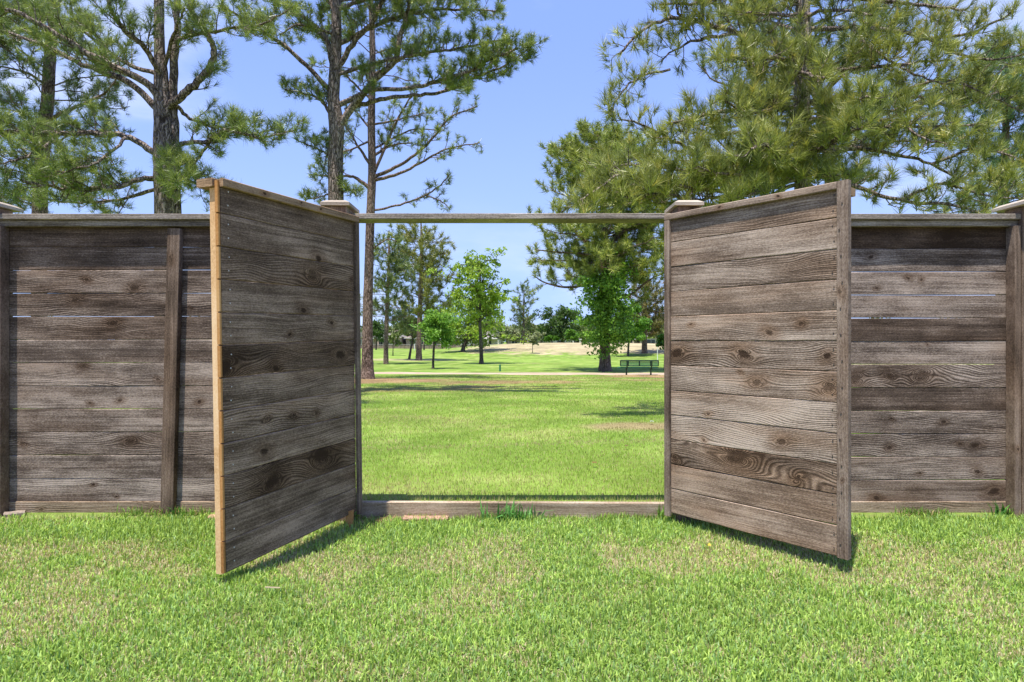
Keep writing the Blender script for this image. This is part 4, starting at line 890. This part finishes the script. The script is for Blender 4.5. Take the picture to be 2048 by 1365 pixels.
# ------------------------------------------------------------------ bench
M_bg = simple('green_coated_steel', (0.025, 0.16, 0.075), 0.4, 0.5, .1); M_bd = simple('dark_green_coated_steel', (0.008, 0.035, 0.02), 0.4, 0.5, .1)
def bench():
    t = thing('park_bench', 'green steel park bench seen from behind, beside the path', 'bench', (6.27, 30.35, float(gz(6.27, 30.35))), (0, 0, R(-2)))
    L = 1.86; b = Buf(); b2 = Buf()
    def bars(name, m, lst, par=t):
        q = Buf()
        for (p0, p1, r_) in lst: tube(q, np.array([p0, p1], float), r_, 8)
        return link(name, q.mesh(name, m), par)
    # supports
    for sx in (-0.60, 0.60):
        q = Buf(); tube(q, np.array([(sx, 0.12, -0.05), (sx, 0.12, 0.34)]), 0.042, 8)
        tube(q, np.array([(sx, 0.42, 0.36), (sx, 0.0, 0.33), (sx, -0.07, 0.38), (sx, -0.11, 0.52), (sx, -0.125, 0.72)]), 0.034, 6)
        link('leg', q.mesh('leg', M_bd), t)
    # backrest: frame, dividers and woven strap lattice
    h0, h1 = 0.46, 0.73
    xs = [-L / 2, -0.55, 0.0, 0.55, L / 2]
    bars('backrest_frame', M_bd, [((-L / 2, -.085, h0), (L / 2, -.085, h0), .022), ((-L / 2, -.105, h1), (L / 2, -.105, h1), .028)] + [((x, -.085, h0), (x, -.105, h1), .026 if i in (0, 4) else .036) for i, x in enumerate(xs)])
    for i in range(4):
        q = Buf(); a, c_ = xs[i], xs[i + 1]
        k = a + .03
        while k < c_ - .01: box(q, k, k + .016, -.102, -.094, h0, h1); k += .032
        z = h0 + .02
        while z < h1: box(q, a, c_, -.104, -.092, z, z + .016); z += .032
        link('backrest_mesh', q.mesh('backrest_mesh', M_bg), t)
    q = Buf(); V, Q, T = board_data(L + .06, 0.05, 0.44, .008); q.add(V, Q, T); o = link('seat', q.mesh('seat', M_bg), t, (-.04, 0.17, 0.37))
    bars('seat_rim', M_bg, [((-L / 2 - .07, -.04, .375), (L / 2 - .0, -.04, .375), .034), ((-L / 2 - .07, .38, .375), (L / 2, .38, .375), .026), ((-L / 2 - .07, -.04, .375), (-L / 2 - .07, .38, .375), .026), ((L / 2, -.04, .375), (L / 2, .38, .375), .026)])
bench()
# small green post by the path, white poles
def pole(name, label, px_, d, h, r_, m, cat, z=None):
    b = Buf(); x = (px_ - 1024) * d / F; tube(b, np.array([(0, 0, -.1), (0, 0, h * .97), (0, 0, h)]), np.array([r_, r_, r_ * .8]), 8); V = b.V
    b.add([(0, 0, h)] + [(r_ * .8 * math.cos(a), r_ * .8 * math.sin(a), h - .001) for a in np.arange(8) * math.pi / 4], None, [(0, i + 1, (i + 1) % 8 + 1) for i in range(8)])
    o = link(name, b.mesh(name, m), None, (x, d, float(gz(x, d)))); tag(o, label, cat)
pole('utility_post', 'short dark green post at the far edge of the path', 1000, 35.6, 0.40, .055, M_bg, 'post')
M_wh = simple('white_paint', (0.7, 0.7, 0.66), .6)
pole('white_pole', 'thin white pole by the right gate leaf edge', 1315, 52, 1.9, .03, M_wh, 'pole')
pole('white_pole', 'thin white pole near the far fence beside the olive pine', 829, 110, 2.6, .07, M_wh, 'pole')
pole('white_pole', 'thin white pole near the far fence left of the mottled trunk', 895, 120, 2.2, .06, M_wh, 'pole')

# ------------------------------------------------------------------ far houses and fence
M_brk = simple('tan_brick_wall', (0.42, 0.33, 0.26), .95, .1, .2, 3); M_brk2 = simple('pink_brick_wall', (0.40, 0.29, 0.24), .95, .1, .2, 3); M_stc = simple('cream_stucco', (0.60, 0.55, 0.46), .95, .1, .1, 2)
M_rf = simple('grey_shingle_roof', (0.20, 0.18, 0.165), .95, .1, .25, 4); M_rf2 = simple('brown_shingle_roof', (0.17, 0.135, 0.11), .95, .1, .25, 4); M_gl = simple('dark_window_glass', (0.03, 0.035, 0.04), .15, .6, .1); M_tr = simple('white_house_trim', (0.65, 0.62, 0.56), .8)
def house(label, px0, px1, d, wall, roof, h=2.9, rh=2.3, seed=0):
    r_ = random.Random(seed); x0 = (px0 - 1024) * d / F; x1 = (px1 - 1024) * d / F; w = x1 - x0; dp = 11.0
    z = float(gz((x0 + x1) / 2, d)) ; t = thing('house', label, 'house', ((x0 + x1) / 2, d, z), group='houses beyond the far fence')
    b = Buf(); box(b, -w/2, w/2, 0, dp, -.3, h); link('wall', b.mesh('wall', wall), t)
    b = Buf(); e = .5; rx = min(w/2 - .5, dp / 2)
    b.add([(-w/2-e, -e, h), (w/2+e, -e, h), (w/2+e, dp+e, h), (-w/2-e, dp+e, h), (-w/2+rx, dp/2, h+rh), (w/2-rx, dp/2, h+rh)], [(0, 1, 5, 4), (2, 3, 4, 5), (3, 2, 1, 0)], [(1, 2, 5), (3, 0, 4)])
    g0 = r_.uniform(-.25, .1) * w; gw = 3.2
    b.add([(g0 - gw, -e-.4, h-.02), (g0 + gw, -e-.4, h-.02), (g0, -e-.4, h + 2.0), (g0, dp / 2, h + 2.0), (g0-gw, 1.5, h), (g0+gw, 1.5, h)], [(1, 5, 3, 2), (4, 0, 2, 3)], [(0, 1, 2)])
    ro = link('roof', b.mesh('roof', roof), t)
    b = Buf(); cx = r_.uniform(.1, .35) * w; box(b, cx, cx + .9, dp/2 - .5, dp/2 + .5, h + .5, h + rh + 1.1); link('chimney', b.mesh('chimney', wall), ro)
    b = Buf(); box(b, -w/2-e, w/2+e, -e-.06, -e-.005, h-.22, h-.005); link('fascia', b.mesh('fascia', M_tr), t)
    k = -w/2 + 1.2
    while k < w/2 - 2.2:
        ww = r_.choice((1.1, 1.6, 2.2)); tall = r_.random() < .35
        b = Buf(); box(b, k-.12, k+ww+.12, -.08, -.004, (.1 if tall else .9), 2.35); f = link('window', b.mesh('window', M_tr), t)
        b = Buf(); box(b, k, k+ww/2-.05, -.13, -.082, (.2 if tall else 1.02), 2.23); box(b, k+ww/2+.05, k+ww, -.13, -.082, (.2 if tall else 1.02), 2.23); link('pane', b.mesh('pane', M_gl), f)
        k += ww + r_.uniform(.9, 2.4)
    pw = r_.uniform(4, 6); p0 = r_.uniform(-.3, .2) * w     # dark covered patio with posts
    b = Buf(); box(b, p0, p0+pw, -2.6, -.006, h-.5, h-.24); link('patio_cover', b.mesh('patio_cover', M_tr), t)
    for q in (p0 + .2, p0 + pw/2, p0 + pw - .2):
        b = Buf(); box(b, q-.18, q+.18, -2.5, -2.15, -.3, h-.504); link('column', b.mesh('column', wall), t)
house('brick house with grey roof and gable at the left of the opening', 705, 800, 165, M_brk2, M_rf, seed=1)
house('low pinkish brick house behind the olive pine', 812, 905, 168, M_brk2, M_rf2, 2.8, 2.0, seed=2)
house('grey-roofed house behind the yellow-green spreading tree', 915, 1005, 166, M_stc, M_rf, seed=3)
house('tan house with patio behind the distant pine', 1015, 1098, 172, M_brk, M_rf, 2.9, 1.9, seed=4)
house('pale house showing between the far trees left of the flared pine', 1106, 1192, 176, M_stc, M_rf2, 2.9, 2.0, seed=5)
house('house almost hidden behind the flared pine and young tree', 1204, 1275, 172, M_brk, M_rf, 2.9, 2.0, seed=6)
house('cream house at the right edge of the opening', 1285, 1375, 168, M_stc, M_rf, seed=7)
def far_fence():
    t = thing('far_fence', 'low brown fence with top rail running along the houses', 'fence', (0, 148, float(gz(0, 148))))
    m = simple('old_fence_boards', (0.24, 0.185, 0.145), .95, .1, .25, 2); xs = np.arange(-62, 66, 2.4); b = Buf(); r_ = Buf(); p_ = Buf()
    for i, x in enumerate(xs[:-1]):
        for j in range(8): box(b, x + .06 + j * .293, x + .06 + j * .293 + .27, 0, .03 + .01 * (j % 2), 0, 1.0 + .03 * ((i * 5 + j * 3) % 3))
    box(r_, -62, 63.8, -.05, .08, 1.12, 1.24)
    o = link('board_infill', b.mesh('board_infill', m), t); o['kind'] = 'stuff'
    link('rail', r_.mesh('rail', simple('grey_fence_rail', (.30, .27, .25))), t)
    me = None
    for x in xs:
        if me is None: q = Buf(); box(q, -.08, .08, -.08, .08, -.3, 1.36); me = q.mesh('fence_stake', m)
        link('stake', me, t, (x, 0.0, 0))
far_fence()

# ------------------------------------------------------------------ fallen leaves, grass against the boards
def fallen(label, px_, py_, col, sz, seed):
    r_ = np.random.default_rng(seed); d = 4.5
    for _ in range(30): d = (CZ - float(gz((px_ - 1024) * d / F, d))) * F / (py_ - 683)
    x = (px_ - 1024) * d / F; b = Buf(); a = np.linspace(0, 2 * np.pi, 9)[:-1]
    r = sz * (0.6 + 0.4 * np.abs(np.sin(a * 2 + .3))); V = [(0, 0, .012)] + [(r[k] * math.cos(a[k]), r[k] * math.sin(a[k]), float(r_.uniform(0, sz * .6))) for k in range(8)]
    b.add(V, None, [(0, k + 1, (k + 1) % 8 + 1) for k in range(8)])
    o = link('fallen_leaf', b.mesh('fallen_leaf', simple('dry_leaf', col, .8, .2)), None, (x, d, float(gz(x, d)) + .035)); tag(o, label, 'leaf')
fallen('curled brown leaf lying on the park grass right of the opening centre', 1189, 936, (.16, .07, .03), .024, 1)
fallen('dark dry leaf on the park grass nearer the right gate leaf', 1252, 900, (.10, .06, .03), .026, 2)
fallen('small yellow leaf on the lawn below the right gate leaf', 1419, 1106, (.70, .45, .05), .010, 3)
fallen('greyish scrap on the bare patch beside the right gate leaf', 1303, 850, (.30, .30, .28), .035, 4)
def base_grass():
    n = 5200; x = rng.uniform(-3.2, 3.2, n); c = noise2(x, x * 0 + 3.3, 3.2, 77, 3); keep = rng.random(n) < sstep(0.38, 0.7, c); x = x[keep]; n = len(x)
    y = np.where(np.abs(x) < 0.92, 3.590, 3.685) - np.abs(rng.normal(0, .016, n)); P = np.stack([x, y, gz(x, y) - .002], 1)
    cc = np.array((.16, .30, .05)) * rng.uniform(.6, 1.5, n)[:, None]; dryb = rng.random(n) < .25; cc[dryb] = np.array((.50, .40, .20)) * rng.uniform(.6, 1.2, dryb.sum())[:, None]
    V, Q, T, c2 = blades(P, rng.uniform(.03, .085, n) * (.6 + .6 * noise2(x, x * 0, 2.0, 78, 2)), rng.uniform(.003, .006, n), cc, .6)
    o = link('untrimmed_grass', build_mesh('untrimmed_grass', V, T, Q, c2, M_grass)); o['kind'] = 'stuff'; o['label'] = 'untrimmed grass growing along the foot of the fence boards'; o['category'] = 'grass'
base_grass()
